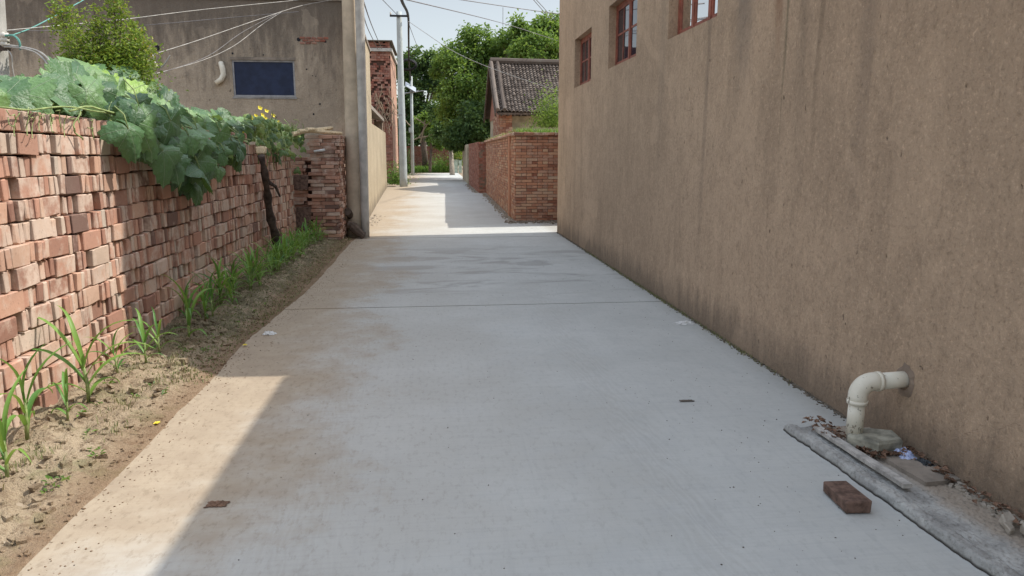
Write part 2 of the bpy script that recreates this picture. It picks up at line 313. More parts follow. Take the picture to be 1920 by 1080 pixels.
# ------------------------------------------------------------------ mesh helpers
class MB:
    def __init__(s): s.v = []; s.f = []; s.r = []; s.mi = []; s.uv = []; s.hasuv = False
    def face(s, idx, r=.5, mi=0): s.f.append(idx); s.r.append(r); s.mi.append(mi)
    def quad(s, a, b, c, d, r=.5, mi=0):
        n = len(s.v); s.v += [tuple(a), tuple(b), tuple(c), tuple(d)]; s.face((n, n+1, n+2, n+3), r, mi)
    def box(s, x0, x1, y0, y1, z0, z1, r=.5, mi=0, j=0):
        n = len(s.v)
        for z in (z0, z1):
            for (x, y) in ((x0, y0), (x1, y0), (x1, y1), (x0, y1)):
                s.v.append((x+U(-j, j), y+U(-j, j), z+U(-j, j)))
        for q in ((0, 3, 2, 1), (4, 5, 6, 7), (0, 1, 5, 4), (1, 2, 6, 5), (2, 3, 7, 6), (3, 0, 4, 7)): s.face(tuple(n+i for i in q), r, mi)
    def obox(s, c, a, b, d, r=.5, mi=0):        # c centre, a b d half-extent vectors
        n = len(s.v)
        for k in (-1, 1):
            for (i, jj) in ((-1, -1), (1, -1), (1, 1), (-1, 1)):
                s.v.append(tuple(c + a*i + b*jj + d*k))
        for q in ((0, 3, 2, 1), (4, 5, 6, 7), (0, 1, 5, 4), (1, 2, 6, 5), (2, 3, 7, 6), (3, 0, 4, 7)): s.face(tuple(n+i for i in q), r, mi)
    def brick(s, c, a, b, d, r=.5, bev=.004, j=.002, mi=0):
        """chamfered, slightly irregular brick"""
        c = Vector(c); la, lb, ld = a.length, b.length, d.length
        an, bn, dn = a/la, b/lb, d/ld; idx = {}
        for i in (-1, 1):
            for k in (-1, 1):
                for m in (-1, 1):
                    ch = bev*(U(.5, 2.2) if bev < .0045 else U(.7, 1.2))
                    if bev < .0045 and rng.random() < .12: ch *= 2.5
                    jt = Vector((U(-j, j), U(-j, j), U(-j, j)))
                    for ax in range(3):
                        p = c + jt + an*i*(la-(0 if ax == 0 else ch)) + bn*k*(lb-(0 if ax == 1 else ch)) + dn*m*(ld-(0 if ax == 2 else ch))
                        idx[(i, k, m, ax)] = len(s.v); s.v.append(tuple(p))
        A = s.face
        for g in (-1, 1):
            q = [(g, -1, -1, 0), (g, 1, -1, 0), (g, 1, 1, 0), (g, -1, 1, 0)]; q = q if g > 0 else q[::-1]; A(tuple(idx[x] for x in q), r, mi)
            q = [(-1, g, -1, 1), (-1, g, 1, 1), (1, g, 1, 1), (1, g, -1, 1)]; q = q if g > 0 else q[::-1]; A(tuple(idx[x] for x in q), r, mi)
            q = [(-1, -1, g, 2), (1, -1, g, 2), (1, 1, g, 2), (-1, 1, g, 2)]; q = q if g > 0 else q[::-1]; A(tuple(idx[x] for x in q), r, mi)
        for p in (-1, 1):
            for q in (-1, 1):
                A((idx[(p, q, -1, 0)], idx[(p, q, 1, 0)], idx[(p, q, 1, 1)], idx[(p, q, -1, 1)]), r, mi)
                A((idx[(p, -1, q, 0)], idx[(p, 1, q, 0)], idx[(p, 1, q, 2)], idx[(p, -1, q, 2)]), r, mi)
                A((idx[(-1, p, q, 1)], idx[(1, p, q, 1)], idx[(1, p, q, 2)], idx[(-1, p, q, 2)]), r, mi)
                for m in (-1, 1): A((idx[(p, q, m, 0)], idx[(p, q, m, 1)], idx[(p, q, m, 2)]), r, mi)
    def tube(s, pts, rad, n=8, r=.5, cap=True, mi=0):
        pts = [Vector(p) for p in pts]; L = len(pts)
        if not hasattr(rad, '__len__'): rad = [rad]*L
        t0 = (pts[1]-pts[0]).normalized(); up = Vector((0, 0, 1)) if abs(t0.z) < .9 else Vector((1, 0, 0))
        x = t0.cross(up).normalized(); base = len(s.v)
        for i, p in enumerate(pts):
            t = (pts[min(i+1, L-1)]-pts[max(i-1, 0)])
            if t.length < 1e-9: t = t0
            t.normalize(); x = (x - t*x.dot(t))
            if x.length < 1e-6: x = t.orthogonal()
            x.normalize(); y = t.cross(x)
            for k in range(n):
                a = 2*math.pi*k/n; s.v.append(tuple(p + (x*math.cos(a)+y*math.sin(a))*rad[i]))
        for i in range(L-1):
            for k in range(n):
                s.face((base+i*n+k, base+i*n+(k+1) % n, base+(i+1)*n+(k+1) % n, base+(i+1)*n+k), r, mi)
        if cap:
            s.face(tuple(base+k for k in range(n))[::-1], r, mi); s.face(tuple(base+(L-1)*n+k for k in range(n)), r, mi)
    def leaf(s, p, t, nrm, L, W, r=.5, fold=.25):
        """small folded leaf: four triangles' worth in two quads"""
        t = t.normalized(); sd_ = t.cross(nrm)
        if sd_.length < 1e-5: sd_ = t.orthogonal()
        sd_.normalize(); n2 = sd_.cross(t); k = len(s.v)
        tip = p + t*L - n2*L*.15; m = p + t*L*.5
        s.v += [tuple(p), tuple(m+sd_*W*.5+n2*W*fold), tuple(tip), tuple(m-sd_*W*.5+n2*W*fold)]
        s.face((k, k+1, k+2), r); s.face((k, k+2, k+3), r)
    def build(s, name, mat, parent=None, smooth=False):
        me = bpy.data.meshes.new(name); me.from_pydata(s.v, [], s.f)
        for m_ in (mat if isinstance(mat, (list, tuple)) else [mat]): me.materials.append(m_)
        at = me.attributes.new('rnd', 'FLOAT', 'FACE'); at.data.foreach_set('value', s.r)
        if any(s.mi): me.polygons.foreach_set('material_index', s.mi)
        if smooth: me.polygons.foreach_set('use_smooth', [True]*len(s.f))
        if s.hasuv:
            ul = me.uv_layers.new(name='UVMap'); li = np.empty(len(me.loops), dtype=np.int32)
            me.loops.foreach_get('vertex_index', li); uv = np.array(s.uv, dtype=np.float32)[li]
            ul.data.foreach_set('uv', uv.ravel())
        me.update()
        o = bpy.data.objects.new(name, me); COL.objects.link(o)
        if parent: o.parent = parent; 
        return o
def recenter(o):
    """put a top-level mesh's origin at its own base"""
    me = o.data; n = len(me.vertices); c = np.empty(n*3, dtype=np.float32); me.vertices.foreach_get('co', c); c = c.reshape(-1, 3)
    org = np.array([c[:, 0].mean(), c[:, 1].mean(), c[:, 2].min()]); me.vertices.foreach_set('co', (c-org).ravel().astype(np.float32)); me.update()
    o.location = [float(v) for v in org]; return o
def tag(o, label, cat, group=None, kind=None):
    o['label'] = label; o['category'] = cat
    if group: o['group'] = group
    if kind: o['kind'] = kind
    return o
def empty(name, loc, label, cat, group=None):
    o = bpy.data.objects.new(name, None); COL.objects.link(o); o.location = loc
    return tag(o, label, cat, group)
def child(mb, name, mat, root, smooth=False):
    """mesh given in world coordinates, parented to an Empty (unrotated)"""
    l = root.matrix_basis.translation if root.parent is None else root.matrix_basis.translation
    off = root.location.copy(); pr = root.parent
    while pr: off += pr.location; pr = pr.parent
    mb.v = [(x-off.x, y-off.y, z-off.z) for (x, y, z) in mb.v]
    return mb.build(name, mat, root, smooth)
def struct(o): o['kind'] = 'structure'; return o

# ------------------------------------------------------------------ ground and road
g = MB(); g.quad((-400, -200, -.06), (400, -200, -.06), (400, 600, -.06), (-400, 600, -.06))
struct(g.build('ground', M['ground']))
rd = MB()
def slab(x0, x1, y0, y1, j0=0):
    rd.box(x0, x1, y0, y1, -.10, 0)
slab(-1.95, 2.416, -8, 7.455); slab(-1.95, 2.416, 7.481, 13.70); slab(-1.95, 2.416, 13.735, 14.5)
slab(-2.35, 3.6, 14.502, 16.62); slab(-2.35, 2.25, 16.625, 24.0); slab(-2.35, 2.25, 24.006, 34); slab(-1.75, 1.9, 34.006, 58)
struct(rd.build('road', M['road']))
jt = MB()
for (y0_, y1_) in ((7.455, 7.481), (13.70, 13.735)):
    jt.quad((-.9, y0_, -.006), (2.416, y0_, -.006), (2.416, y1_, -.006), (-.9, y1_, -.006)); jt.quad((-1.95, y0_, -.003), (-.9, y0_, -.001), (-.9, y1_, -.001), (-1.95, y1_, -.003), .5, 1)
struct(jt.build('road_joint', [M['dark'], M['soil']]))
# concrete spill of the side alley
sa = MB(); sa.box(3.6, 9, 14.9, 16.6, -.1, -.004); struct(sa.build('side_alley', M['road']))

# soil strip beside the brick stack
def soil_edge(y): return -1.56 + .035*noise.noise(Vector((y*.9, 3, 0))) + .008*noise.noise(Vector((y*7, 1, 0))) + .12*sm(6, 9, y)
def soil_z(x, y):
    e = soil_edge(y); d = e - x
    z = -.012 + .016*sm(-.012, .012, d) + .045*sm(0, .5, d)
    z += sm(.02, .32, d)*(.035*noise.noise(Vector((x*5, y*5, 0))) + .040*noise.noise(Vector((x*13, y*13, 4))) + .040*abs(noise.noise(Vector((x*26, y*26, 9)))))
    return z
def grid_mesh(x0, x1, y0, y1, nx, ny, zf):
    mb = MB()
    for j in range(ny+1):
        y = y0+(y1-y0)*j/ny
        for i in range(nx+1):
            x = x0+(x1-x0)*i/nx; mb.v.append((x, y, zf(x, y)))
    for j in range(ny):
        for i in range(nx):
            a = j*(nx+1)+i; mb.face((a, a+1, a+nx+2, a+nx+1))
    return mb
struct(grid_mesh(-2.75, -1.30, 1.6, 14.3, 72, 560, soil_z).build('soil_strip', M['soil'], smooth=True))

# ------------------------------------------------------------------ brick stack along the left
RW = .0635; CH = .127
bricks = []     # (centre, a, b, d, rnd, course, face kind)
NC = 14; XF = -2.35
def course_segment(y0, y1, ci, zbase, xf):
    y = y0 - U(0, .26); kind = rng.random() < .5
    while y < y1:
        step = U(-.010, .013); tl = U(-.05, .05)
        zc = zbase + CH*(ci+.5) + (.022*noise.noise(Vector((y*.8, ci*.23, 1))) + .010*noise.noise(Vector((y*2.5, ci*.3, 5))))*min(1, ci/2)
        if kind:
            L = .24*U(.82, 1.06)
            if y+L > y1+.05: L = .13
            xo = xf + step + U(-.006, .01)
            bricks.append((Vector((xo-.03, y+L/2, zc+U(-.002, .002))), Vector((.030, 0, 0)), Vector((tl*.12, L/2-.005, U(-.002, .002))), Vector((U(-.003, .003), 0, CH/2-.0035)), rng.random(), ci, 'broad'))
            y += L
        else:
            n = rng.choice((3, 4, 4, 5, 6, 7, 8)) if y+.2 < y1 else 2
            for k in range(n):
                wv = RW*U(.72, 1.02); xo = xf + step + U(-.014, .012) - (U(.015, .05) if rng.random() < .10 else 0)
                bricks.append((Vector((xo-.12, y+wv/2, zc+U(-.002, .002))), Vector((.12, U(-.004, .004), 0)), Vector((0, wv/2-.0032, 0)), Vector((0, U(-.005, .005), CH/2-.003-U(0, .006))), rng.random(), ci, 'end'))
                y += wv + (.004 if rng.random() < .2 else 0)
        kind = not kind if (kind or rng.random() < .8) else kind
for ci in range(NC):
    bulge = .02*noise.noise(Vector((ci*.5, 0, 0)))
    course_segment(3.2, 9.9, ci, .012, XF+bulge)
for ci in range(NC-1 if NC > 13 else NC):
    course_segment(9.98, 10.9, ci, .01, XF+.01)
for ci in range(NC-1):
    course_segment(11.0, 12.9, ci, .01, XF-.02+.01*math.sin(ci))
# the end stack: bricks laid flat, faces towards the viewer and the road
def flat_stack(x0, x1, y0, y1, h, xj):
    z = .02; c = 0
    while z < h:
        hh = .062; off = .0 if c % 2 else .12; x = x0-off*.5 + U(-.01, .01)
        while x < x1-.05:
            L = min(.235*U(.95, 1.03), x1-x)
            if L > .05: bricks.append((Vector((x+L/2, y0+.055+U(-.028, .022), z+hh/2)), Vector((L/2-.003, U(-.004, .004), 0)), Vector((0, .055, 0)), Vector((0, 0, hh/2-.002)), rng.random()*.7, 99, 'flat'))
            x += L
        y = y0+.12
        while y < y1:
            wv = U(.11, .125); bricks.append((Vector((x1-.11+U(-.015, .015)+xj, y+wv/2, z+hh/2)), Vector((.115, 0, 0)), Vector((0, wv/2-.002, 0)), Vector((0, 0, hh/2-.002)), rng.random()*.8, 99, 'flat')); y += wv
        z += hh+.001; c += 1; x0 += U(-.012, .012); x1 += U(-.012, .012)+(.006 if z > 1.2 else 0)
flat_stack(-2.10, -1.64, 13.2, 14.15, 1.80, 0)
flat_stack(-2.42, -2.14, 13.36, 13.9, 1.45, 0)
# rank by size in the picture
def proj(p):
    d = Vector(p)-EYEP; z = d.dot(CAMF)
    if z < .1: return None
    return (960+FPX*d.dot(CAMR)/z, 540-FPX*d.dot(CAMU)/z, z)
scored = []
for i, b in enumerate(bricks):
    q = proj(b[0]+Vector((b[1].length, 0, 0))); sc = -1
    if q and -60 < q[0] < 1980 and q[1] < 1085 and b[5] != 99:
        area = (b[2].length if b[6] == 'broad' else b[2].length)*b[3].length/q[2]**2*abs(q[0]-814)/q[2]
        if -25 < q[0]: sc = area
    scored.append((sc, i))
scored.sort(reverse=True)
top = set(i for sc, i in scored[:298] if sc > 0)
ORD = ['lowest', 'second', 'third', 'fourth', 'fifth', 'sixth', 'seventh', 'eighth', 'ninth', 'tenth', 'eleventh', 'twelfth', 'thirteenth', 'topmost']
rest = MB()
for i, (c, a, b_, d, r, ci, kd) in enumerate(bricks):
    if i in top:
        m = MB(); m.brick((0, 0, 0), a, b_, d, r, .0028, .003)
        o = m.build('brick', M['pile']); o.location = c
        lit = 'sunlit' if c.y < 5.85 else 'shaded'
        what = 'brick laid lengthwise showing its broad face' if kd == 'broad' else 'brick laid end-on showing its narrow end'
        tag(o, f'{lit} {what}, {ORD[ci]} course of the near stack', 'brick', 'loose bricks of the near end of the brick stack')
    else: rest.brick(c, a, b_, d, r, .003, .002)
rest.box(-3.1, XF-.07, 3.1, 9.9, 0, 1.72, .3, 1); rest.box(-3.1, XF-.08, 9.98, 12.9, 0, 1.60, .3, 1)
rest.box(-2.40, -1.84, 13.45, 14.2, 0, 1.38, .3, 1)
o = rest.build('stacked_bricks', [M['pile'], M['darkgap']]); tag(o, 'smaller, farther bricks of the long dry-stacked brick pile by the soil strip', 'bricks', None, 'stuff')

# brown clay slabs in the recess
for (x0, x1, z0, z1, lab) in ((-2.40, -2.15, .93, 1.17, 'upper dark brown clay slab wedged in the recess between brick stacks'), (-2.38, -2.13, .2, .62, 'lower larger dark brown slab leaning in the recess between brick stacks')):
    m = MB(); m.brick(((x0+x1)/2, 13.18, (z0+z1)/2), Vector(((x1-x0)/2, 0, 0)), Vector((0, .02, 0)), Vector((.01, .02, (z1-z0)/2)), .1, .006, .004)
    tag(recenter(m.build('clay_slab', M['loose'])), lab, 'slab', 'clay slabs between the brick stacks')
# leaning log
m = MB(); pts = []; rr = []
A = PX(520, 482, -2.24); B = PX(490, 292, -2.20); A.z = 0.0
for k in range(15):
    t = k/14; p = A.lerp(B, t); p.y += .07*math.sin(t*4.2)+.02*math.sin(t*13); p.x += .02*math.sin(t*9); pts.append(p); rr.append(.066-.026*t+.012*math.sin(k*2.3))
m.tube(pts, rr, 12)
k0 = pts[11]; m.tube([k0, k0+Vector((.1, .10, -.08)), k0+Vector((.13, .2, -.22))], [.03, .022, .012], 8)
tag(recenter(m.build('leaning_log', M['log'], smooth=True)), 'dark gnarled log leaning upright against the brick stack', 'log')
m = MB(); p = PX(490, 286, -2.22); m.brick(p+Vector((0, 0, .03)), Vector((.05, 0, 0)), Vector((0, .09, 0)), Vector((0, .01, .045)), .8, .012, .008)
tag(recenter(m.build('wood_block', M['woodpale'])), 'pale sawn wood block on top of the leaning log', 'wood block')
# timber on top of the end stack
for (x0, y0, x1, y1, th, lab) in ((548, 252, 622, 240, .03, 'uppermost pale stick lying over the end brick stack'), (560, 246, 640, 250, .028, 'lowest long pale stick lying over the end brick stack'), (575, 243, 616, 246, .025, 'short middle pale stick lying over the end brick stack')):
    a = PY(x0, y0, 12.7); b = PY(x1, y1, 13.7); m = MB(); m.tube([a, a.lerp(b, .3)+Vector((0, 0, .015)), a.lerp(b, .7), b], [th*1.3, th*1.1, th*1.3, th], 7)
    tag(recenter(m.build('wooden_stick', M['woodpale'])), lab, 'stick', 'sticks over the end brick stack')
m = MB(); a = PY(589, 284, 13.15); b = PY(609, 281, 13.12); m.tube([a, b], .022, 10); tag(recenter(m.build('white_tube', M['paper'], smooth=True)), 'short white tube poking out of the end brick stack', 'tube')
# fallen bark piece beside the poles
for (p0, p1, r0, lab) in (((652, 402), (672, 440), .075, 'thin split log propped against the tan pole foot'), ((654, 425), (684, 447), .085, 'thick split log lying at the foot of the poles')):
    a = PY(*p0, 13.75); b = G(*p1); m = MB(); pts = [a.lerp(b, k/6)+Vector((U(-.01, .01), U(-.01, .01), .05+.02*math.sin(k))) for k in range(7)]
    m.tube(pts, [r0*U(.7, 1.1) for _ in range(7)], 9); tag(recenter(m.build('split_log', M['bark'])), lab, 'log', 'split logs by the poles')

# ------------------------------------------------------------------ walls with openings
def wall_plane(mb, axis, c, u0, u1, z0, z1, holes, depth, flip=1, r=.5):
    """vertical wall face in plane axis=c; holes (u0,u1,z0,z1) with reveals going 'depth' behind it"""
    us = sorted(set([u0, u1]+[h for q in holes for h in q[:2]])); zs = sorted(set([z0, z1]+[h for q in holes for h in q[2:4]]))
    P = (lambda u, z, d=0: (c+d, u, z)) if axis == 'x' else (lambda u, z, d=0: (u, c+d, z))
    for i in range(len(us)-1):
        for j in range(len(zs)-1):
            um = (us[i]+us[i+1])/2; zm = (zs[j]+zs[j+1])/2
            if any(a < um < b and e < zm < f for a, b, e, f in holes): continue
            mb.quad(P(us[i], zs[j]), P(us[i+1], zs[j]), P(us[i+1], zs[j+1]), P(us[i], zs[j+1]), r)
    for a, b, e, f in holes:
        mb.quad(P(a, e), P(b, e), P(b, e, depth), P(a, e, depth)); mb.quad(P(a, f), P(b, f), P(b, f, depth), P(a, f, depth))
        mb.quad(P(a, e), P(a, f), P(a, f, depth), P(a, e, depth)); mb.quad(P(b, e), P(b, f), P(b, f, depth), P(b, e, depth))

# right building --------------------------------------------------
WX = 2.42
rb = empty('rendered_house', (WX+2, 6, 0), 'tall mud-brown rendered house with three red-framed windows along the right of the lane', 'house')
HOL = [(11.5, 12.85, 2.63, 3.42), (8.93, 10.37, 2.68, 3.50), (6.37, 7.72, 2.69, 3.55)]
m = MB()
HL = 4.44; HT = 8.0; YS = 5.52; YE = 14.45
wall_plane(m, 'x', WX, -7, YE, -.08, HL, HOL, .24)
PROF = [(5.53, HL), (5.60, 5.05), (5.98, 5.7), (6.33, 6.1), (6.52, 6.6), (6.46, 7.3), (6.42, HT), (YE, HT), (YE, HL)]
n_ = len(m.v); k_ = len(PROF)
for (yy, zz) in PROF: m.v.append((WX, yy, zz))
for (yy, zz) in PROF: m.v.append((WX+.3, yy, zz))
m.face(tuple(n_+i for i in range(k_))); m.face(tuple(n_+k_+i for i in range(k_))[::-1])
for i in range(k_-2): m.face((n_+i, n_+i+1, n_+k_+i+1, n_+k_+i))
m.quad((WX, YE, -.08), (WX+7, YE, -.08), (WX+7, YE, HT), (WX, YE, HT)); m.quad((WX+7, YE, -.08), (WX+7, -7, -.08), (WX+7, -7, HL), (WX+7, YE, HT))
m.quad((WX, -7, -.08), (WX+7, -7, -.08), (WX+7, -7, HL), (WX, -7, HL)); m.quad((WX+.3, 6.5, HL), (WX+7, 6.5, HL), (WX+7, 6.5, HT), (WX+.3, 6.5, HT))
child(m, 'wall', M['mud'], rb)
m = MB(); m.box(WX-.0, WX+7, 6.42, YE, HT+.002, HT+.12); m.box(WX+.001, WX+7, -7, 5.52, HL+.002, HL+.06); m.box(WX+.31, WX+7, 5.521, 6.49, HL+.002, HL+.06); child(m, 'roof', M['slab'], rb)
for wi, (a, b, e, f) in enumerate(HOL):
    x = WX+.10
    fr = MB(); T = .05
    fr.box(x, x+.03, a, b, e, e+T); fr.box(x, x+.03, a, b, f-T, f); fr.box(x, x+.03, a, a+T, e+T, f-T); fr.box(x, x+.03, b-T, b, e+T, f-T)
    nv = 2 if wi < 2 else 3
    for k in range(1, nv): yy = a+(b-a)*k/nv; fr.box(x-.003, x+.026, yy-.03, yy+.03, e+T, f-T)
    L = [a+T]+[a+(b-a)*k/nv for k in range(1, nv)]+[b-T]
    win = child(fr, 'window_frame', M['frame'], rb)
    sf = MB()
    for k in range(nv):
        y0 = a+(b-a)*k/nv+(T if k == 0 else .03); y1 = a+(b-a)*(k+1)/nv-(T if k == nv-1 else .03)
        zz0, zz1 = e+T, f-T; q = .028
        sf.box(x+.006, x+.024, y0, y1, zz0, zz0+q); sf.box(x+.006, x+.024, y0, y1, zz1-q, zz1); sf.box(x+.006, x+.024, y0, y0+q, zz0+q, zz1-q); sf.box(x+.006, x+.024, y1-q, y1, zz0+q, zz1-q)
        if wi < 2: zm = (zz0+zz1)/2+.02; sf.box(x+.009, x+.021, y0+q, y1-q, zm-.012, zm+.012); ym = (y0+y1)/2; 
        if wi < 2: sf.box(x+.0095, x+.0205, ym-.011, ym+.011, zz0+q, zz1-q)
    child(sf, 'casement', M['frame'], win)
    gp = MB(); gp.quad((x+.016, a+T, e+T), (x+.016, b-T, e+T), (x+.016, b-T, f-T), (x+.016, a+T, f-T))
    child(gp, 'pane', M['clear'] if wi == 2 else M['glassdark'], win)
    if wi == 2:
        ct = MB(); n = 40
        for k in range(n):
            y0 = a+.0+(b-a)*.62*k/n; y1 = a+(b-a)*.62*(k+1)/n; f0 = .02*math.sin(k*.9); f1 = .02*math.sin((k+1)*.9)
            ct.quad((x+.12+f0, y0, e-.02), (x+.12+f1, y1, e-.02), (x+.12+f1, y1, f+.05), (x+.12+f0, y0, f+.05))
        child(ct, 'curtain', M['curtain'], win)
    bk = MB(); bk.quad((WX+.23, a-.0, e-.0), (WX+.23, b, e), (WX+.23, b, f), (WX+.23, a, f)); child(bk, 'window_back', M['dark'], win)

# left building with dark window -------------------------------------
FY = 14.36
lb = empty('grey_house', (-5, FY+3, 0), 'grey-brown rendered house facing the viewer with one dark blue window', 'house')
wx0, wx1, wz0, wz1 = -3.59, -2.485, 2.555, 3.2
m = MB(); wall_plane(m, 'y', FY, -13, -1.42, -.1, 4.24, [(wx0, wx1, wz0, wz1)], .12)
child(m, 'wall', M['grey'], lb)
def side(x0, y0, x1, y1, z0, z1): return [(x0, y0, z0), (x1, y1, z0), (x1, y1, z1), (x0, y0, z1)]
m = MB(); m.quad(*side(-1.418, FY, -1.66, 21.2, -.1, 4.24)); m.quad((-1.66, 21.2, -.1), (-13, 21.2, -.1), (-13, 21.2, 4.24), (-1.66, 21.2, 4.24)); child(m, 'side_wall', M['cream'], lb)
m = MB(); m.v += [(-13, FY-.03, 4.245), (-1.39, FY-.03, 4.245), (-1.63, 21.23, 4.245), (-13, 21.23, 4.245), (-13, FY-.03, 4.31), (-1.39, FY-.03, 4.31), (-1.63, 21.23, 4.31), (-13, 21.23, 4.31)]
for q in ((0, 3, 2, 1), (4, 5, 6, 7), (0, 1, 5, 4), (1, 2, 6, 5), (2, 3, 7, 6), (3, 0, 4, 7)): m.face(q)
child(m, 'roof', M['slab'], lb)
wf = MB(); T = .03; y = FY+.015
wf.box(wx0, wx1, y, y+.04, wz0, wz0+T); wf.box(wx0, wx1, y, y+.04, wz1-T, wz1); wf.box(wx0, wx0+T, y, y+.04, wz0+T, wz1-T); wf.box(wx1-T, wx1, y, y+.04, wz0+T, wz1-T)
wf = child(wf, 'window_frame', M['alu'], lb)
m = MB(); m.box(wx0+T, wx1-T, FY+.03, FY+.035, wz0+T, wz1-T); child(m, 'pane', M['glassblue'], wf)
m = MB(); m.box(wx0-.02, wx1+.02, FY-.012, FY+.05, wz0-.035, wz0-.002); child(m, 'sill', M['ledge'], wf)
m = MB(); m.box(wx0-.02, wx1+.02, FY-.01, FY+.05, wz1+.002, wz1+.05); child(m, 'lintel', M['slab'], wf)
# bent white spout
m = MB(); pts = [PY(x, y, FY-.05) for x, y in ((414, 118), (417, 128), (419, 140), (415, 149), (405, 156))]
pts = [PY(415, 119, FY+.02)]+pts; m.tube(pts, [.04, .045, .05, .05, .048, .045], 10); child(m, 'rain_spout', M['pipe'], lb, True)
m = MB()
for r_ in range(3):
    x = -2.32+ (r_ % 2)*.05
    for k in range(5-r_):
        m.brick((x+k*.105, FY+.0, 3.60-r_*.045), Vector((.047, 0, 0)), Vector((0, .012, 0)), Vector((0, 0, .018)), rng.random(), .004, .004)
child(m, 'bare_brick_patch', M['redbrick'], lb)
for (px_, py_, s_) in ((560, 74, .045), (610, 78, .03), (600, 195, .03), (588, 214, .02), (575, 130, .02), (494, 103, .02), (436, 100, .018), (586, 142, .012), (592, 143, .012), (295, 90, .05)):
    m = MB(); p = PY(px_, py_, FY); m.tube([p+Vector((0, -.004, 0)), p+Vector((0, .02, 0))], [s_*U(.6, 1), s_*.5], 9); child(m, 'wall_hole', M['dark'], lb)

# cream yard wall
cw = empty('yard_wall', (-1.9, 28, 0), 'long cream rendered yard wall in full sun along the left of the lane', 'wall')
m = MB()
def prism(mb, pts, z0, z1s, mi=0):
    n = len(mb.v); k = len(pts)
    for (x, y) in pts: mb.v.append((x, y, z0))
    for (x, y), z in zip(pts, z1s): mb.v.append((x, y, z))
    mb.face(tuple(n+i for i in range(k))[::-1], .5, mi); mb.face(tuple(n+k+i for i in range(k)), .5, mi)
    for i in range(k): mb.face((n+i, n+(i+1) % k, n+k+(i+1) % k, n+k+i), .5, mi)
prism(m, [(-1.665, 21.21), (-2.09, 34.2), (-2.33, 34.2), (-1.905, 21.21)], -.1, [2.34, 2.42, 2.42, 2.34])
child(m, 'wall', M['cream'], cw)
# lean-to behind it
sh = empty('lean_to_shed', (-3, 28, 0), 'open lean-to with sloping slab roof behind the cream yard wall', 'shed')
m = MB(); prism(m, [(-1.80, 21.3), (-2.10, 33.6), (-4.6, 33.6), (-4.3, 21.3)], 2.88, [3.0]*4)
for i in range(4, 8): x, y_, z = m.v[i]; 
m.v = [(x, y_, z+(.0 if x > -3 else .55)) for x, y_, z in m.v]; child(m, 'roof', M['slab'], sh)
m = MB(); m.box(-4.5, -4.35, 21.4, 33.5, 0, 3.3); m.box(-2.5, -2.15, 33.1, 33.5, 0, 2.87); m.box(-2.25, -1.93, 21.35, 21.65, 0, 2.87); child(m, 'wall', M['mortar'], sh)
# red brick house ----------------------------------------------------
def brick_face(mb, A, B, z0, z1, L=.24, H=.065, out=(0, -1, 0), depth=.02, cz=lambda u, z: True, jit=.004, gap=.010, rs=1.0):
    A = Vector(A); B = Vector(B); d = (B-A); tot = d.length; d.normalize(); o = Vector(out); row = 0; z = z0
    while z < z1-.01:
        u = -(L/2 if row % 2 else 0)
        hd = (row % 4 == 3); l_ = L*.5 if hd else L
        while u < tot:
            a = max(0, u); b = min(tot, u+l_)
            if b-a > .03 and cz((a+b)/2, z+H/2):
                c = A + d*(a+b)*.5 + Vector((0, 0, z+H/2-A.z)) - o*depth*.5 + o*(U(-jit, jit)+depth*.5+.004)
                mb.obox(c, d*((b-a)/2-gap*.5), o*depth, Vector((0, 0, H/2-gap*.5)), rng.random()*rs)
            u += l_
        z += H; row += 1
rh = empty('red_brick_house', (-4.5, 45, 0), 'tall red brick house with perforated upper brickwork beyond the cream wall', 'house')
m = MB(); m.box(-9, -2.2, 42.03, 48, -.1, 7.35); child(m, 'core_wall', M['darkgap'], rh)
m = MB()
def perf(u, z):
    if 3.2 < z < 6.75: return not (rng.random() < .13)
    return True
brick_face(m, (-5.2, 42.0, 0), (-2.2, 42.0, 0), 0, 3.3, .24, .075, (0, -1, 0), .03, perf, .006, .012, .8)
brick_face(m, (-5.2, 42.0, 0), (-2.2, 42.0, 0), 3.3, 6.85, .19, .12, (0, -1, 0), .05, lambda u, z: rng.random() > (.24 if z < 6.5 else .05), .008, .012, .8)
brick_face(m, (-5.2, 42.0, 0), (-2.2, 42.0, 0), 7.1, 7.4, .24, .075, (0, -1, 0), .03, lambda u, z: rng.random() > .25)
child(m, 'brickwork', M['redbrick'], rh)
m = MB(); m.box(-2.196, -2.18, 42.0, 48.0, -.1, 6.85); child(m, 'side_wall', flat('pink_render', (.42, .25, .18), .95, 2), rh)
m = MB(); m.box(-5.4, -2.08, 41.82, 48, 6.9, 7.06); child(m, 'ledge', M['pole'], rh)
m = MB(); m.box(-5.4, -2.05, 41.8, 48, 7.42, 7.47); child(m, 'roof', M['debris'], rh)

# ------------------------------------------------------------------ right red walls
rw = empty('brick_yard_wall', (2.3, 17, 0), 'red brick yard wall turning a corner beside the rendered house', 'wall')
m = MB(); prism(m, [(1.885, 16.865), (5.4, 16.865), (5.4, 17.1), (2.13, 17.1), (2.31, 28.9), (2.065, 28.9)], -.1, [1.93]*6); child(m, 'mortar_core', M['mortar'], rw)
m = MB(); brick_face(m, (1.86, 16.86, 0), (3.4, 16.86, 0), 0, 1.93, .245, .068, (0, -1, 0), .02, jit=.005)
ox = Vector((-1, .015, 0)).normalized()
child(m, 'front_brickwork', M['wallbrick'], rw)
m = MB(); brick_face(m, (1.868, 16.86, 0), (2.055, 28.9, 0), 0, 1.93, .245, .068, ox, .02, jit=.004)
m.box(1.83, 1.9, 18.0, 18.35, 0, 1.93, .6)
child(m, 'side_brickwork', flat('x', (.3, .2, .1)) if False else M['wallbrick'], rw)
m = MB()
k = 0
y = 16.8
